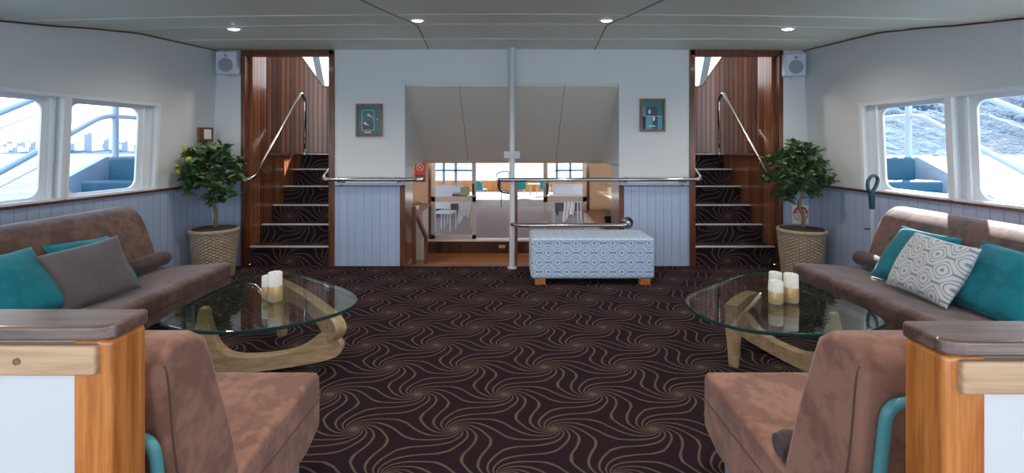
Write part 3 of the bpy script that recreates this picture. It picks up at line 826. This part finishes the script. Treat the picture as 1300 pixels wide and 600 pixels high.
for px, py, lb in ((297, 36, 'ceiling downlight farthest left, nearer the left wall'), (530, 25, 'ceiling downlight left of centre'), (770, 25, 'ceiling downlight right of centre'), (1000, 36, 'ceiling downlight farthest right, nearer the right wall')):
    x, y = hit_ceiling(px, py); downlight(x, y, lb)
for x, y, lb in ((-2.2, 1.6, 'left aft'), (-.72, 1.5, 'centre left aft'), (.72, 1.5, 'centre right aft'), (2.2, 1.6, 'right aft'),
                 (-1.6, -.6, 'left rear'), (1.6, -.6, 'right rear')):
    downlight(x, y, 'ceiling downlight added for fill light, out of the picture above the camera, '+lb)  # unseen rows added to brighten the room

# ------------------------------------------------------------------ furniture
def back_profile(s, bx, tx, z0, z1, th):
    """closed profile of a leaning back cushion: u away from the seat, v up"""
    return [(bx, z0), (bx+.02, z0+.12), (tx-.035, z1-.12), (tx-.005, z1-.035), (tx+.05, z1-.002), (tx+th*.6, z1), (tx+th-.01, z1-.035), (tx+th, z1-.09), (bx+th+.03, z0+.05), (bx+th, z0)]
def sofa(side, label):
    y0, y1 = 1.45, 3.60
    root = thing('sofa', label, 'sofa', (side*2.6, (y0+y1)/2, 0)); L = root.location
    fn = lambda u, v, w_: (side*u-L.x, w_-L.y, v)
    # seat: a thick slab whose underside rises towards the front
    m = MB(); m.prism([(2.13, .405), (2.16, .425), (2.72, .385), (2.74, .16), (2.66, .15), (2.22, .20), (2.135, .245)], fn, y0, y1)
    m.build('seat', 'suede', root, bevel=.028, seg=4)
    m = MB(); m.prism([(2.66, .30), (2.675, .44), (2.72, .58), (2.765, .70), (2.80, .775), (2.845, .825), (2.90, .853), (2.955, .852), (3.01, .825), (3.04, .775), (3.03, .66), (2.97, .45), (2.92, .30)], fn, y0+.01, y1-.01)
    m.build('backrest', 'suede', root, bevel=.03, seg=4)
    m = MB(); m.tube([fn(2.635, .462, y0+.03), fn(2.635, .462, y0+.06)]+[fn(2.635, .462, y0+.06+(y1-y0-.09)*k/6) for k in range(1, 7)]+[fn(2.635, .462, y1)], [.045]+[.056]*7+[.045], 18)
    m.build('bolster', 'suede_dark', root, smooth='angle')
    m = MB(); m.tube([fn(2.130, .325, y0+.03), fn(2.130, .325, y1-.005)], .0035, 6); m.tube([fn(2.14, .325, y1+.001), fn(2.70, .31, y1+.001)], .0035, 6); m.build('seam', 'seamline', root)
    for yy in (y0+.18, y1-.22):
        for u in (2.30, 2.80):
            m = MB(); m.box(-.02, .02, -.02, .02, 0, .24); l = m.build('leg', 'steel', root, bevel=.003); l.location = fn(u, 0, yy)
    return root
sofa(-1, 'long brown suede sofa under the left windows, three cushions on it')
sofa(1, 'long brown suede sofa under the right windows, sunlight on its back')

def pillow(name, label, center, U, V, su, sv, th, mat, piping=None):
    c = Vector(center); U = Vector(U).normalized(); V = Vector(V); V = (V-U*V.dot(U)).normalized(); N = U.cross(V)
    n = 22; m = MB()
    def pt(a, b, sgn):
        x, y = 2*a-1, 2*b-1
        ex = 1-.055*(1-y*y)*(abs(x)**3); ey = 1-.055*(1-x*x)*(abs(y)**3)
        h = ((1-x**2)**.42)*((1-y**2)**.42) if abs(x) < 1 and abs(y) < 1 else 0
        return (x*ex*su/2, y*ey*sv/2, sgn*(h*th/2+.002)+.004*math.sin(5*x+3*y))
    for sg_ in (1, -1): m.grid(lambda a, b: pt(a, b, sg_), n, n)
    # rim
    rim = [(i/n, 0) for i in range(n)]+[(1, i/n) for i in range(n)]+[(1-i/n, 1) for i in range(n)]+[(0, 1-i/n) for i in range(n)]
    k = len(rim); vs = [pt(a, b, 1) for a, b in rim]+[pt(a, b, -1) for a, b in rim]
    m.add(vs, [(i, (i+1) % k, k+(i+1) % k, k+i) for i in range(k)])
    o = m.build(name, mat, smooth=True)
    import bmesh
    bm = bmesh.new(); bm.from_mesh(o.data); bmesh.ops.remove_doubles(bm, verts=bm.verts, dist=.0005); bmesh.ops.recalc_face_normals(bm, faces=bm.faces); bm.to_mesh(o.data); bm.free()
    R = Matrix((U, V, N)).transposed(); o.matrix_world = Matrix.Translation(c) @ R.to_4x4()
    tag(o, label, 'cushion', 'cushions on the sofas')
    if piping:
        m = MB(); m.tube([(pt(a, b, 1)[0], pt(a, b, 1)[1], 0) for a, b in rim], .006, 6, closed=True); m.build('piping', piping, o, smooth=True)
    return o
pillow('cushion', 'large teal cushion nearest the camera on left sofa', (-2.56, 2.38, .59), (.05, 1, 0), (-.27, 0, .35), .47, .40, .15, 'teal')
pillow('cushion', 'teal cushion half hidden behind the grey cushion', (-2.59, 2.93, .575), (.03, .38, -.02), (-.25, 0, .30), .40, .37, .13, 'teal', 'teal')
pillow('cushion', 'plain grey cushion in front of teal ones on left sofa', (-2.435, 2.74, .575), (.11, .33, .035), (-.17, .0, .30), .40, .36, .13, 'greycloth')
pillow('cushion', 'teal cushion farthest from camera on right sofa, behind patterned one', (2.605, 3.07, .58), (0, -1, 0), (.20, -.04, .30), .43, .40, .13, 'teal', 'teal')
pillow('cushion', 'white cushion with teal ogee pattern on right sofa', (2.475, 2.80, .59), (.0, -.44, -.02), (.17, -.08, .31), .43, .38, .14, 'ogee_pillow')
pillow('cushion', 'teal piped cushion nearest the camera on right sofa', (2.60, 2.50, .585), (-.02, -1, -.03), (.20, .03, .32), .44, .40, .14, 'teal', 'teal')

def lounge_chair(side, label, loopz, loopx, yaw=0):
    x0, x1 = .76, 1.46; yf = 1.88
    root = thing('lounge_chair', label, 'armchair', (side*1.11, 1.45, 0), side*yaw); L = root.location
    def fn(u, v, w_): return (side*w_-L.x, u-L.y, v)      # u along Y, v up, w across
    m = MB(); m.prism([(yf, .405), (yf-.03, .432), (1.25, .41), (1.18, .30), (1.22, .165), (yf-.12, .165), (yf, .205)], fn, x0, x1)
    m.build('seat', 'suede_chair', root, bevel=.022, seg=4)
    # back: leans towards the camera
    prof = [(1.335, .30), (1.325, .44), (1.27, .62), (1.21, .78), (1.185, .84), (1.14, .872), (1.07, .878), (1.03, .86), (1.012, .82), (1.04, .62), (1.09, .42), (1.12, .28)]
    m = MB(); m.prism(prof, fn, x0, x1); m.build('backrest', 'suede_chair', root, bevel=.022, seg=4)
    m = MB(); sx = x0-.0005
    m.tube([fn(yf+.001, .315, x0+.02), fn(yf+.001, .315, x1-.02)], .003, 6)
    m.tube([fn(1.40, .325, sx), fn(yf-.012, .318, sx)], .003, 6)
    m.tube([fn(1.40, .395, sx+.012), fn(yf-.03, .400, sx+.012)], .003, 6)
    m.build('seam', 'seamline', root)
    m = MB(); m.tube(spline([fn(1.035, .835, x0+.004), fn(1.045, .79, x0+.001), fn(1.065, .62, x0+.001), fn(1.11, .42, x0+.001), fn(1.13, .32, x0+.002)], 6), .0035, 6)
    m.tube([fn(1.036, .845, x0+.02), fn(1.020, .835, x0+.1), fn(1.020, .835, x1-.06)], .003, 6)
    m.build('seam', 'seamline', root)
    m = MB(); m.tube([fn(1.36, .455, x0+.004), fn(1.36, .455, x0+.03), fn(1.375, .445, x1-.02), fn(1.375, .445, x1+.01)], [.030, .040, .040, .030], 16)
    if side > 0: m.build('bolster', 'suede_dark', root, smooth='angle')
    # painted tube loop behind the back
    P = [fn(1.10, .10, x0+loopx), fn(1.075, .20, x0+loopx), fn(1.00, loopz, x0+loopx), fn(1.00, loopz, x1-loopx), fn(1.075, .20, x1-loopx), fn(1.10, .10, x1-loopx)]
    m = MB(); m.tube(bend(P, .045), .0125, 12); m.build('back_loop', 'tealtube', root, smooth=True)
    for (u, w_) in ((yf-.10, x0+.07), (yf-.10, x1-.07), (1.24, x0+.07), (1.24, x1-.07)):
        m = MB(); m.box(-.02, .02, -.02, .02, 0, .19); l = m.build('leg', 'steel', root, bevel=.003); l.location = fn(u, 0, w_)
    return root
lounge_chair(-1, 'brown suede lounge chair behind the left wooden partition', .70, .0)
lounge_chair(1, 'brown suede lounge chair behind right partition, teal tube loop on back', .775, .035)

# foreground partitions
def partition(side, label, dy=0):
    xe = .742
    root = thing('partition', label, 'partition', (side*1.4, .92, 0)); L = Vector(root.location); root.location.y += dy
    def bx(m, a, b, y0, y1, z0, z1): a, b = sorted((side*a-L.x, side*b-L.x)); m.box(a, b, y0-L.y, y1-L.y, z0, z1); return m
    zt = .985
    # cap with a chamfered end
    m = MB(); m.prism([(side*u-L.x, v-L.y) for u, v in ((xe-.004, .885), (xe-.004, .958), (xe+.004, .967), (2.4, .967), (2.4, .868), (xe+.03, .868), (xe+.012, .872))], lambda u, v, w_: (u, v, w_), zt-.028, zt); m.build('cap', 'cap', root, bevel=.007)
    m = bx(MB(), xe, xe+.075, .876, .962, 0, zt-.028); m.build('post', 'teak', root, bevel=.010)
    m = bx(MB(), xe+.0, 2.4, .862, .885, zt-.092, zt-.030) if False else bx(MB(), xe+.022, 2.4, .864, .90, zt-.090, zt-.034); m.build('rail', 'board', root, bevel=.006)
    m = bx(MB(), xe+.07, 2.4, .885, .95, .05, zt-.03); m.build('panel', 'white', root)
    m = bx(MB(), xe+.07, 2.4, .878, .957, 0, .10); m.build('plinth', 'teak', root, bevel=.004)
    if side < 0:
        m = MB(); m.cyl((side*.905-L.x, .8645-L.y, zt-.062), (side*.905-L.x, .862-L.y, zt-.062), .0065, n=16); m.build('plug', 'picframe', root, smooth='angle')
    return root
partition(-1, 'low white partition with orange teak post at left foreground')
partition(1, 'low white partition with orange teak post at right foreground', -.065)

# coffee tables ------------------------------------------------
def coffee_table(label, outline, A0, A1, B0, B1, zg=.40):
    cx = sum(p[0] for p in outline)/len(outline); cy = sum(p[1] for p in outline)/len(outline)
    root = thing('coffee_table', label, 'coffee table', (cx, cy, 0))
    pts = [(Vector((p[0]-cx, p[1]-cy, 0))) for p in outline]
    k = len(pts); P = []
    for i in range(k):
        a, b, c, d = pts[i-1], pts[i], pts[(i+1) % k], pts[(i+2) % k]
        for q in range(8):
            t = q/8; P.append(.5*((2*b)+(c-a)*t+(2*a-5*b+4*c-d)*t*t+(3*b-a-3*c+d)*t**3))
    # smooth a little
    for _ in range(3): P = [(P[i-1]+P[i]*2+P[(i+1) % len(P)])/4 for i in range(len(P))]
    n = len(P); m = MB()
    inset = [p*(1-.006) for p in P]
    vs = [(p.x, p.y, zg) for p in inset]+[(p.x, p.y, zg-.003) for p in P]+[(p.x, p.y, zg-.016) for p in P]+[(p.x, p.y, zg-.019) for p in inset]
    m.add(vs, [tuple(range(n))], 0); m.add(vs, [tuple(range(3*n, 4*n))[::-1]], 0)
    m.add(vs, [(r*n+i, r*n+(i+1) % n, (r+1)*n+(i+1) % n, (r+1)*n+i) for r in range(3) for i in range(n)], 1)
    m.build('glass_top', ['tabletop', 'glassedge'], root)
    zt = zg-.020
    def piece(a, b, flip, lean):
        a = Vector((a[0]-cx, a[1]-cy)); b = Vector((b[0]-cx, b[1]-cy)); Ld = (b-a).length; d = (b-a)/Ld; nn = Vector((-d.y, d.x))
        raw = [(p.x, p.y) for p in spline([Vector((a_, b__, 0)) for a_, b__ in [(-.07, 0), (-.055, .12), (-.025, .26), (-.002, .375), (.02, .385), (.042, .378), (.060, .30), (.09, .20), (.145, .128), (.24, .098), (.40, .098), (.52, .113), (.61, .145), (.68, .195), (.73, .215), (.79, .190), (.825, .15), (.83, .11), (.79, .075), (.70, .050), (.50, .024), (.30, .006), (.12, 0)]], 4)]
        sc = Ld/.78; hs = zt/.385
        poly = [(u*sc, v*hs) for u, v in raw]
        def fn(u, v, w_):
            taper = 1-.45*max(0, v/zt-.35)
            vv = zt-v if flip else v
            q = a+d*u+nn*(w_*taper+lean*(v/zt-.5))
            return (q.x, q.y, vv)
        m = MB(); m.prism(poly, fn, -.034, .034)
        return m.build('base_piece', 'oak', root, bevel=.005, seg=2)
    piece(A0, A1, False, .0); piece(B0, B1, True, .0)
    return root
outL = [(-1.80, 2.43), (-1.55, 2.335), (-1.27, 2.35), (-1.04, 2.485), (-.915, 2.66), (-.93, 2.84), (-1.05, 3.0), (-1.27, 3.18), (-1.50, 3.345), (-1.68, 3.41), (-1.80, 3.33), (-1.87, 3.02), (-1.87, 2.70), (-1.855, 2.52)]
coffee_table('glass-topped coffee table with curved wooden base near left sofa', outL, (-1.79, 2.72), (-1.05, 2.80), (-1.60, 3.27), (-1.02, 2.75))
outR = [(1.88, 2.40), (1.60, 2.30), (1.26, 2.32), (1.09, 2.42), (1.01, 2.58), (1.02, 2.78), (1.12, 2.93), (1.295, 3.08), (1.50, 3.27), (1.70, 3.405), (1.86, 3.39), (1.93, 3.2), (1.97, 2.9), (1.97, 2.55)]
coffee_table('glass-topped coffee table with curved wooden base near right sofa', outR, (1.80, 2.62), (1.52, 3.17), (1.31, 2.80), (1.66, 3.22))
def candle(x, y, h, r, label):
    c = thing('candle', label, 'candle', (x, y, .401), 0, 'gold-banded pillar candles on the coffee tables')
    m = MB(); m.lathe([(r*.93, 0), (r, .004), (r, h-.004), (r*.92, h), (r*.80, h-.002), (r*.72, h-.012), (.002, h-.016)], n=28); m.build('wax', 'wax', c, smooth='angle')
    m = MB(); m.lathe([(r+.0005, .004), (r+.0015, .006), (r+.0015, h*.52), (r+.0005, h*.53)], n=28); m.build('gold_band', 'gold', c, smooth='angle')
    m = MB(); m.cyl((0, 0, h-.017), (0, 0, h-.004), .0018, n=6); m.build('wick', 'black', c)
candle(-1.398, 2.79, .165, .039, 'taller white candle with gold band on left table')
candle(-1.475, 2.86, .125, .036, 'shorter white candle with gold band on left table, behind taller')
candle(1.635, 2.77, .160, .039, 'tallest white candle with gold band on right table')
candle(1.535, 2.75, .125, .038, 'short white candle with gold band at left on right table')
candle(1.605, 2.88, .140, .036, 'white candle standing behind the other two on right table')

# ottoman -----------------------------------------------------
ot = thing('ottoman', 'blue and white ogee-patterned ottoman in front of middle opening', 'ottoman', (.79, 4.66, 0))
def ofn(u, v, w_): return (u, w_, v)
m = MB()
def obox(u, v):  # tapered bulging body
    pass
x0, x1, ya, yb = -.615, .55, -.235, .235
m.box(x0, x1, ya, yb, .055, .442)
o = m.build('upholstery', 'ottoman', ot, bevel=.035, seg=4)
m = MB(); m.tube([(x0+.03, ya-.002, .42), (x1-.03, ya-.002, .42)], .003, 6); m.build('seam', 'ottoman', ot)
for (a, b) in ((x0+.09, ya+.05), (x1-.09, ya+.05), (x0+.09, yb-.05), (x1-.09, yb-.05)):
    m = MB(); m.box(-.05, .05, -.04, .04, 0, .058); l = m.build('foot', 'teak', ot, bevel=.004); l.location = (a, b, 0)

# potted trees --------------------------------------------------
def potted_tree(label, x, y, lemons, seed, trunk, canopy):
    rnd = random.Random(seed)
    root = thing('potted_tree', label, 'plant', (x, y, 0))
    n = 120
    prof = [(.165, 0)]+[(.165+.045*(k/30)**.8, .46*k/30) for k in range(1, 31)]
    def weave(r, z, j, k): return r+.0075*(1 if ((j//3)+(k//1)) % 2 else -1)*(0 if k in (0,) else 1)
    m = MB(); m.lathe(prof, n=n, fn=weave); m.lathe([(.195, .458), (.218, .462), (.222, .474), (.215, .486), (.198, .482)], n=48)
    m.tube([(.213*math.cos(2*PI*j/60), .213*math.sin(2*PI*j/60), .462) for j in range(60)], .011, 8, closed=True)
    m.build('basket', 'wicker', root, smooth='angle')
    m = MB(); m.lathe([(.20, .484), (.12, .492), (.002, .496)], n=24); m.build('soil', 'soil', root, smooth=True)
    m = MB(); sp_ = spline([(p[0], p[1], p[2]) for p in trunk], 6)
    m.tube(sp_, [.019-.006*i/len(sp_) for i in range(len(sp_))], 9)
    top = Vector(trunk[-1])
    for k in range(9):
        a = 2*PI*k/9; e = top+Vector((.22*math.cos(a), .18*math.sin(a), rnd.uniform(.0, .22)))
        m.tube(spline([top-Vector((0, 0, .06)), (top+e)/2+Vector((0, 0, .03)), e], 4), .006, 6)
    m.build('trunk', 'bark', root, smooth=True)
    cx, cz, rx, rz_ = canopy
    cents = []
    for k in range(60):
        while True:
            p = Vector((rnd.uniform(-1, 1), rnd.uniform(-1, 1), rnd.uniform(-1, 1)))
            if .45 < p.length < 1: break
        cents.append(Vector((cx+p.x*rx*.86, p.y*rx*.66, cz+p.z*rz_*.86)))
    for nm_, mt, par in (('foliage', 'leaf', 0), ('foliage', 'leaf2', 1)):
        m = MB()
        for i, c in enumerate(cents):
            for q in range(17):
                if (q % 3 == 0) != bool(par): continue
                a, e = rnd.uniform(0, 2*PI), rnd.uniform(-.7, 1.2)
                d = Vector((math.cos(a)*math.cos(e), math.sin(a)*math.cos(e), math.sin(e)*.7)).normalized()
                b0 = c+Vector((rnd.uniform(-.03, .03), rnd.uniform(-.03, .03), rnd.uniform(-.03, .03)))
                ln = rnd.uniform(.07, .105); sd_ = d.cross(Vector((rnd.uniform(-.4, .4), rnd.uniform(-.4, .4), 1))).normalized()*ln*.27
                up = sd_.cross(d).normalized()*ln*.10
                m.add([b0, b0+d*ln*.35+sd_+up, b0+d*ln*.72+sd_*.85+up*.6, b0+d*ln-up, b0+d*ln*.72-sd_*.85+up*.6, b0+d*ln*.35-sd_+up, b0+d*ln*.5], [(0, 1, 6), (1, 2, 6), (2, 3, 6), (3, 4, 6), (4, 5, 6), (5, 0, 6)])
        m.build(nm_, mt, root, fix=False)
    for p in lemons:
        m = MB(); m.sphere(p, .026, 12, 8, sq=(1, 1, 1.1)); m.build('lemon', 'lemon', root, smooth=True)
    return root
potted_tree('lemon tree with yellow fruit in wicker basket beside left stairs', -2.97, 4.72, [(-.13, -.24, 1.275), (-.085, -.25, 1.18), (-.235, -.19, 1.11), (-.20, -.22, 1.06)], 3,
    [(.0, 0, .48), (.015, 0, .62), (-.02, .01, .76), (.0, 0, .92)], (0, 1.04, .36, .33))
potted_tree('leafy green tree without fruit in wicker basket beside right stairs', 2.88, 4.70, [], 8,
    [(.01, 0, .48), (.02, 0, .60), (-.02, .01, .72), (.015, 0, .84), (-.03, 0, .98)], (-.03, 1.04, .36, .33))
# sticker on the far wall behind the right tree
st = thing('round_sign', 'white sticker with red half circle behind the right tree', 'sign', (3.13, YW-.001, .56))
m = MB(); m.box(-.09, .09, -.004, 0, -.10, .10); m.build('backing', 'signwhite', st)
m = MB(); m.prism([(.078*math.cos(PI*k/16), .0+.078*math.sin(PI*k/16)+.01) for k in range(17)], lambda u, v, w_: (u, w_, v), -.007, -.004); m.build('red_half', 'red', st)
m = MB(); m.box(-.045, .045, -.009, -.0075, .04, .05); m.box(-.055, .055, -.009, -.0075, .02, .03); m.build('lettering', 'signwhite', st)
m = MB(); m.tube([(.078*math.cos(PI+PI*k/16), -.005, .01+.078*math.sin(PI+PI*k/16)) for k in range(17)], .004, 6); m.box(-.05, .05, -.006, -.004, -.02, -.012); m.box(-.04, .04, -.006, -.004, -.045, -.037); m.build('red_lines', 'red', st)

# speakers -----------------------------------------------------
def wall_speaker(x, z, label, rz):   # shallow cabinet close to the wall
    s = thing('wall_speaker', label, 'speaker', (x, YW-.002, z))
    g = bpy.data.objects  # noqa
    m = MB(); m.box(-.108, .108, -.12, -.03, -.122, .122); b_ = m.build('cabinet', 'speaker', s, bevel=.016)
    m = MB(); m.box(-.098, .098, -.125, -.118, -.112, .112); m.build('front_grille', 'speaker', b_, bevel=.006)
    m = MB(); m.tube([(0, -.1255, -.025), (0, -.1275, -.025)], .074, 32); m.build('woofer', 'grille', b_, smooth='angle')
    m = MB(); m.tube([(0, -.1255, .075), (0, -.1275, .075)], .018, 20); m.build('tweeter', 'grille', b_, smooth='angle')
    m = MB(); m.box(-.03, .03, -.03, 0, -.05, .05); m.tube([(0, -.02, -.10), (0, -.06, -.14)], .012, 8); m.build('bracket', 'speaker', s)
    s.rotation_euler = (0, 0, rz)
wall_speaker(-3.045, 2.185, 'pale blue-white speaker high in the left corner', .10)
wall_speaker(3.02, 2.165, 'pale blue-white speaker high in the right corner', -.10)

# pictures -------------------------------------------------------
def picture(x, z, w_, h_, label, left):
    p = thing('framed_picture', label, 'picture', (x, YW-.001, z))
    a, b = w_/2, h_/2; m = MB()
    ring_plate(m, [(-a, -b), (a, -b), (a, b), (-a, b)], [(-a+.022, -b+.022), (a-.022, -b+.022), (a-.022, b-.022), (-a+.022, b-.022)], lambda u, v, q: (u, q, v), -.028, 0)
    m.build('frame', 'picframe', p, bevel=.003)
    m = MB(); m.box(-a+.02, a-.02, -.012, -.004, -b+.02, b-.02); m.build('mount', 'mat_teal', p)
    if left:
        m = MB(); ring_plate(m, [(-.078, -.13), (.055, -.13), (.055, .09), (-.078, .09)], [(-.074, -.126), (.051, -.126), (.051, .086), (-.074, .086)], lambda u, v, q: (u-.0, q, v+.02), -.015, -.011); m.build('fillet', 'cream', p)
        m = MB(); m.box(-.074, .051, -.0135, -.0115, -.106, -.005); m.build('lower_field', 'mat_dark', p)
        for (cx, cz) in ((.005, .05), (-.035, -.04)):
            m = MB()
            for t in range(2): pass
            pts = [(cx-.022+.055*k/8, -.018, cz+.016-.036*k/8) for k in range(9)]
            m.tube(pts, [.004, .012, .014, .012, .009, .006, .004, .006, .002], 8, flat=.4); m.build('lure', 'cream', p, smooth=True)
        m = MB(); m.box(-.05, .02, -.0135, -.0115, -.138, -.126); m.build('caption', 'cream', p)
        m = MB(); m.sphere((.090, -.016, .012), .008, 10, 6); m.build('bead', 'cream', p, smooth=True)
    else:
        m = MB(); m.box(-.105, -.075, -.0145, -.0115, -.15, .09); m.box(-.105, -.0, -.0145, -.0115, -.15, -.01); m.box(.06, .105, -.0145, -.0115, -.15, -.01); m.build('blue_field', 'mat_blue', p)
        m = MB(); m.box(-.072, .05, -.0155, -.0115, -.012, .09); m.box(.005, .052, -.0155, -.0115, -.10, -.012); m.build('dark_field', 'mat_dark', p)
        for (cx, cz, r) in ((-.035, .035, .017), (.012, -.04, .018)):
            m = MB(); m.sphere((cx, -.019, cz), r, 14, 8, sq=(.75, .3, 1.5)); m.build('shell', 'signwhite', p, smooth=True)
        m = MB(); m.box(-.10, .10, -.0165, -.0150, -.014, -.010); m.box(-.04, .03, -.0165, -.0150, -.125, -.115); m.build('caption', 'cream', p)
    m = MB(); m.box(-a+.015, a-.015, -.024, -.022, -b+.015, b-.015); m.build('glazing', 'picglass', p)
picture((469-650)/117, 1.32+(183-152.5)/117, .285, .355, 'wooden framed picture of two small lures on teal, left of opening', True)
picture((828-650)/117, 1.32+(183-146)/117, .275, .355, 'wooden framed picture of two white shells on blue, right of opening', False)

# control box on left wall
y = 4.93
bx_ = thing('wall_panel', 'small dark wooden wall plate with white card left of stairs', 'switch', (wallX(-1, y)+.02, y, 1.42), 0)
m = MB(); m.box(-.012, .012, -.075, .075, -.085, .075); m.build('plate', 'mahog', bx_, bevel=.004)
m = MB(); m.box(.012, .018, -.02, .05, -.045, .055); m.build('card', 'signwhite', bx_)
bx_.rotation_euler = (0, 0, -.5)
bx_.location = (wallX(-1, y)+.05+.03, y, 1.42)

# sweeper handle leaning in the corner of the right sofa
vc = thing('carpet_sweeper', 'grey-stemmed carpet sweeper with blue loop grip behind right sofa', 'sweeper', (3.065, 4.02, 0))
m = MB(); lp = [((.040+.010*math.sin(2*PI*k/20))*math.cos(2*PI*k/20), 0, .985+.068*math.sin(2*PI*k/20)) for k in range(20)]
m.tube([(p[0]+.012*(p[2]-.985)/.055, p[1], p[2]) for p in lp], .014, 8, closed=True); m.cyl((-.008, 0, .925), (-.002, 0, .77), .026, .020, n=12); m.build('grip', 'vac', vc, smooth='angle')
m = MB(); m.cyl((-.002, 0, .80), (0, 0, .10), .017, n=12); m.build('stem', 'greyplastic', vc, smooth='angle')
m = MB(); m.box(-.12, .10, -.09, .09, .0, .09); m.build('head', 'black', vc, bevel=.02)
m = MB(); m.cyl((-.02, -.0, .60), (-.065, -.0, .60), .006, n=8); m.build('hook', 'black', vc)

# ------------------------------------------------------------------ outside
m = MB(); m.grid(lambda u, v: (-900+1800*u, -500+1900*v, -2.2), 2, 2); o = m.build('sea', 'sea'); tag(o, 'rippled blue-green harbour water outside the windows', 'water', kind='stuff')
# ship's side decks with benches, bulwark panels, rails
for s in (-1, 1):
    nm = 'left' if s < 0 else 'right'
    m = MB(); a, b = sorted((s*3.5, s*5.3)); m.box(a, b, 4.6, 7.5, .35, .42); struct(m, 'floor_%s_side_deck' % nm, 'hull')
    X = 4.95
    m = MB(); m.prism([(4.2, .30), (4.2, .50), (5.31, .966), (5.77, 1.166), (6.8, 1.17), (6.8, .30)], lambda u, v, w_: (w_, u, v), s*X if s > 0 else s*X-.05, (s*X+.05) if s > 0 else s*X)
    struct(m, 'wall_%s_side_bulwark' % nm, 'hull')
    m = MB(); a, b = sorted((s*3.9, s*(X+.05))); m.box(a, b, 5.80, 5.84, .42, 1.16); struct(m, 'wall_%s_bench_back' % nm, 'hull')
    bch = thing('deck_bench', 'blue vinyl bench outside the %s windows' % nm, 'bench', (s*4.38, 5.5, .42))
    m = MB(); m.box(-.46, .46, -.21, .14, .36, .485); m.build('seat', 'benchblue', bch, bevel=.03)
    m = MB(); m.box(-.46, .46, .145, .27, .38, .745); m.build('backrest', 'benchblue', bch, bevel=.04)
    m = MB(); m.box(-.44, .44, -.18, .22, 0, .36); m.build('base', 'hull', bch)
    rl = thing('deck_rail', 'white tube railing sloping outside the %s windows' % nm, 'railing', (s*X, 5.9, .42))
    L = Vector(rl.location)
    q = lambda y, z: Vector((s*X, y, z))-L
    m = MB(); m.tube(bend([q(3.2, .34), q(4.57, 1.053), q(5.72, 1.664), q(6.1, 1.67), q(7.4, 1.64)], .15), .030, 10); m.build('lower_tube', 'hull', rl, smooth=True)
    m = MB(); m.tube([q(3.2, .94), q(4.57, 1.625), q(4.85, 1.765), q(5.9, 2.30)], .030, 10); m.build('upper_tube', 'hull', rl, smooth=True)
    m = MB(); m.cyl(q(5.90, .42), q(5.90, 2.4), .036, n=14); m.build('post', 'hull', rl, smooth='angle')
    for (ya, za, yb_, zb_) in ((3.4, .95, 4.9, 1.62), (3.4, .35, 5.3, 1.25)):
        m = MB(); m.cyl(q(ya, za), q(yb_, zb_), .006, n=6); m.build('cable', 'hull', rl)
# far shore on the left
def heights(x, y):
    return -2.2+1.0*min(1, max(0, (y-176)/6))*(1+.5*math.sin(x*.11)+.3*math.sin(x*.37+2))
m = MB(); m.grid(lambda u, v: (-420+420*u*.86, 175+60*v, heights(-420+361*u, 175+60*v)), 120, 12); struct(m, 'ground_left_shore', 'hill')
rb = random.Random(5)
ORD = ['leftmost', 'second', 'third', 'fourth', 'fifth', 'sixth', 'seventh', 'eighth', 'ninth', 'tenth', 'eleventh', 'twelfth', 'thirteenth', 'fourteenth', 'fifteenth', 'sixteenth', 'seventeenth', 'eighteenth', 'nineteenth', 'twentieth', 'twenty-first', 'twenty-second', 'twenty-third', 'twenty-fourth', 'twenty-fifth', 'twenty-sixth', 'twenty-seventh', 'rightmost']
for k in range(28):
    y = (182, 190, 199)[k % 3]; x = (-1.12+.0128*k)*y
    w_, h_ = rb.uniform(1.8, 3.8), rb.uniform(1.6, 3.9)
    if k == 18: h_ = 6.5; w_ = 3.0
    m = MB(); m.box(-w_/2, w_/2, -1.5, 1.5, 0, h_); m.box(-w_/4, w_/4, -.8, .8, h_, h_+.5)
    if rb.random() < .4: m.box(-w_/2-.8, -w_/2, -1.2, 1.2, 0, h_*.6)
    mt = rb.choice(('tower1', 'tower2'))
    o = m.build('building', mt); o.location = (x, y, heights(x, y)-.2)
    lb = 'tall' if h_ > 2.8 else 'low'
    tag(o, ('tallest tower on the far shore through left windows' if k == 18 else '%s %s building, %s from the left on the far shore' % (lb, 'pale' if mt == 'tower1' else 'blue-grey', ORD[k]) if 0 < k < 27 else '%s %s building, the %s on the far shore' % (lb, 'pale' if mt == 'tower1' else 'blue-grey', ORD[k])), 'building', 'buildings on the far shore')
# wooded headland on the right
def hh(x, y):
    t = min(1, max(0, (y-150)/45)); e = min(1, max(0, (x-40)/70))
    return -2.3+34*math.sin(t*PI/2)*e*(.75+.25*math.sin(x*.03+1))+(1.6*math.sin(x*.9)*math.sin(y*.8)+1.2*math.sin(x*.47+y*.33))*t*e
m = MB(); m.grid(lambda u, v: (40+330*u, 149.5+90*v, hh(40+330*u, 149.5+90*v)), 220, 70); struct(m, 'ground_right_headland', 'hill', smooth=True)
for (x, y, lb) in ((128, 141, 'small white boat moored below the wooded headland, left one'), (141, 142, 'small white boat moored below the wooded headland, right one')):
    b_ = thing('boat', lb, 'boat', (x, y, -2.2), .2, 'boats moored by the headland')
    m = MB(); m.prism([(-2.4, .75), (-1.9, 0), (2.0, 0), (2.9, .95)], lambda u, v, w_: (u, w_, v), -.7, .7); m.build('hull', 'hull', b_)
    m = MB(); m.box(-1.2, .8, -.5, .5, .75, 1.5); m.build('cabin', 'hull', b_)
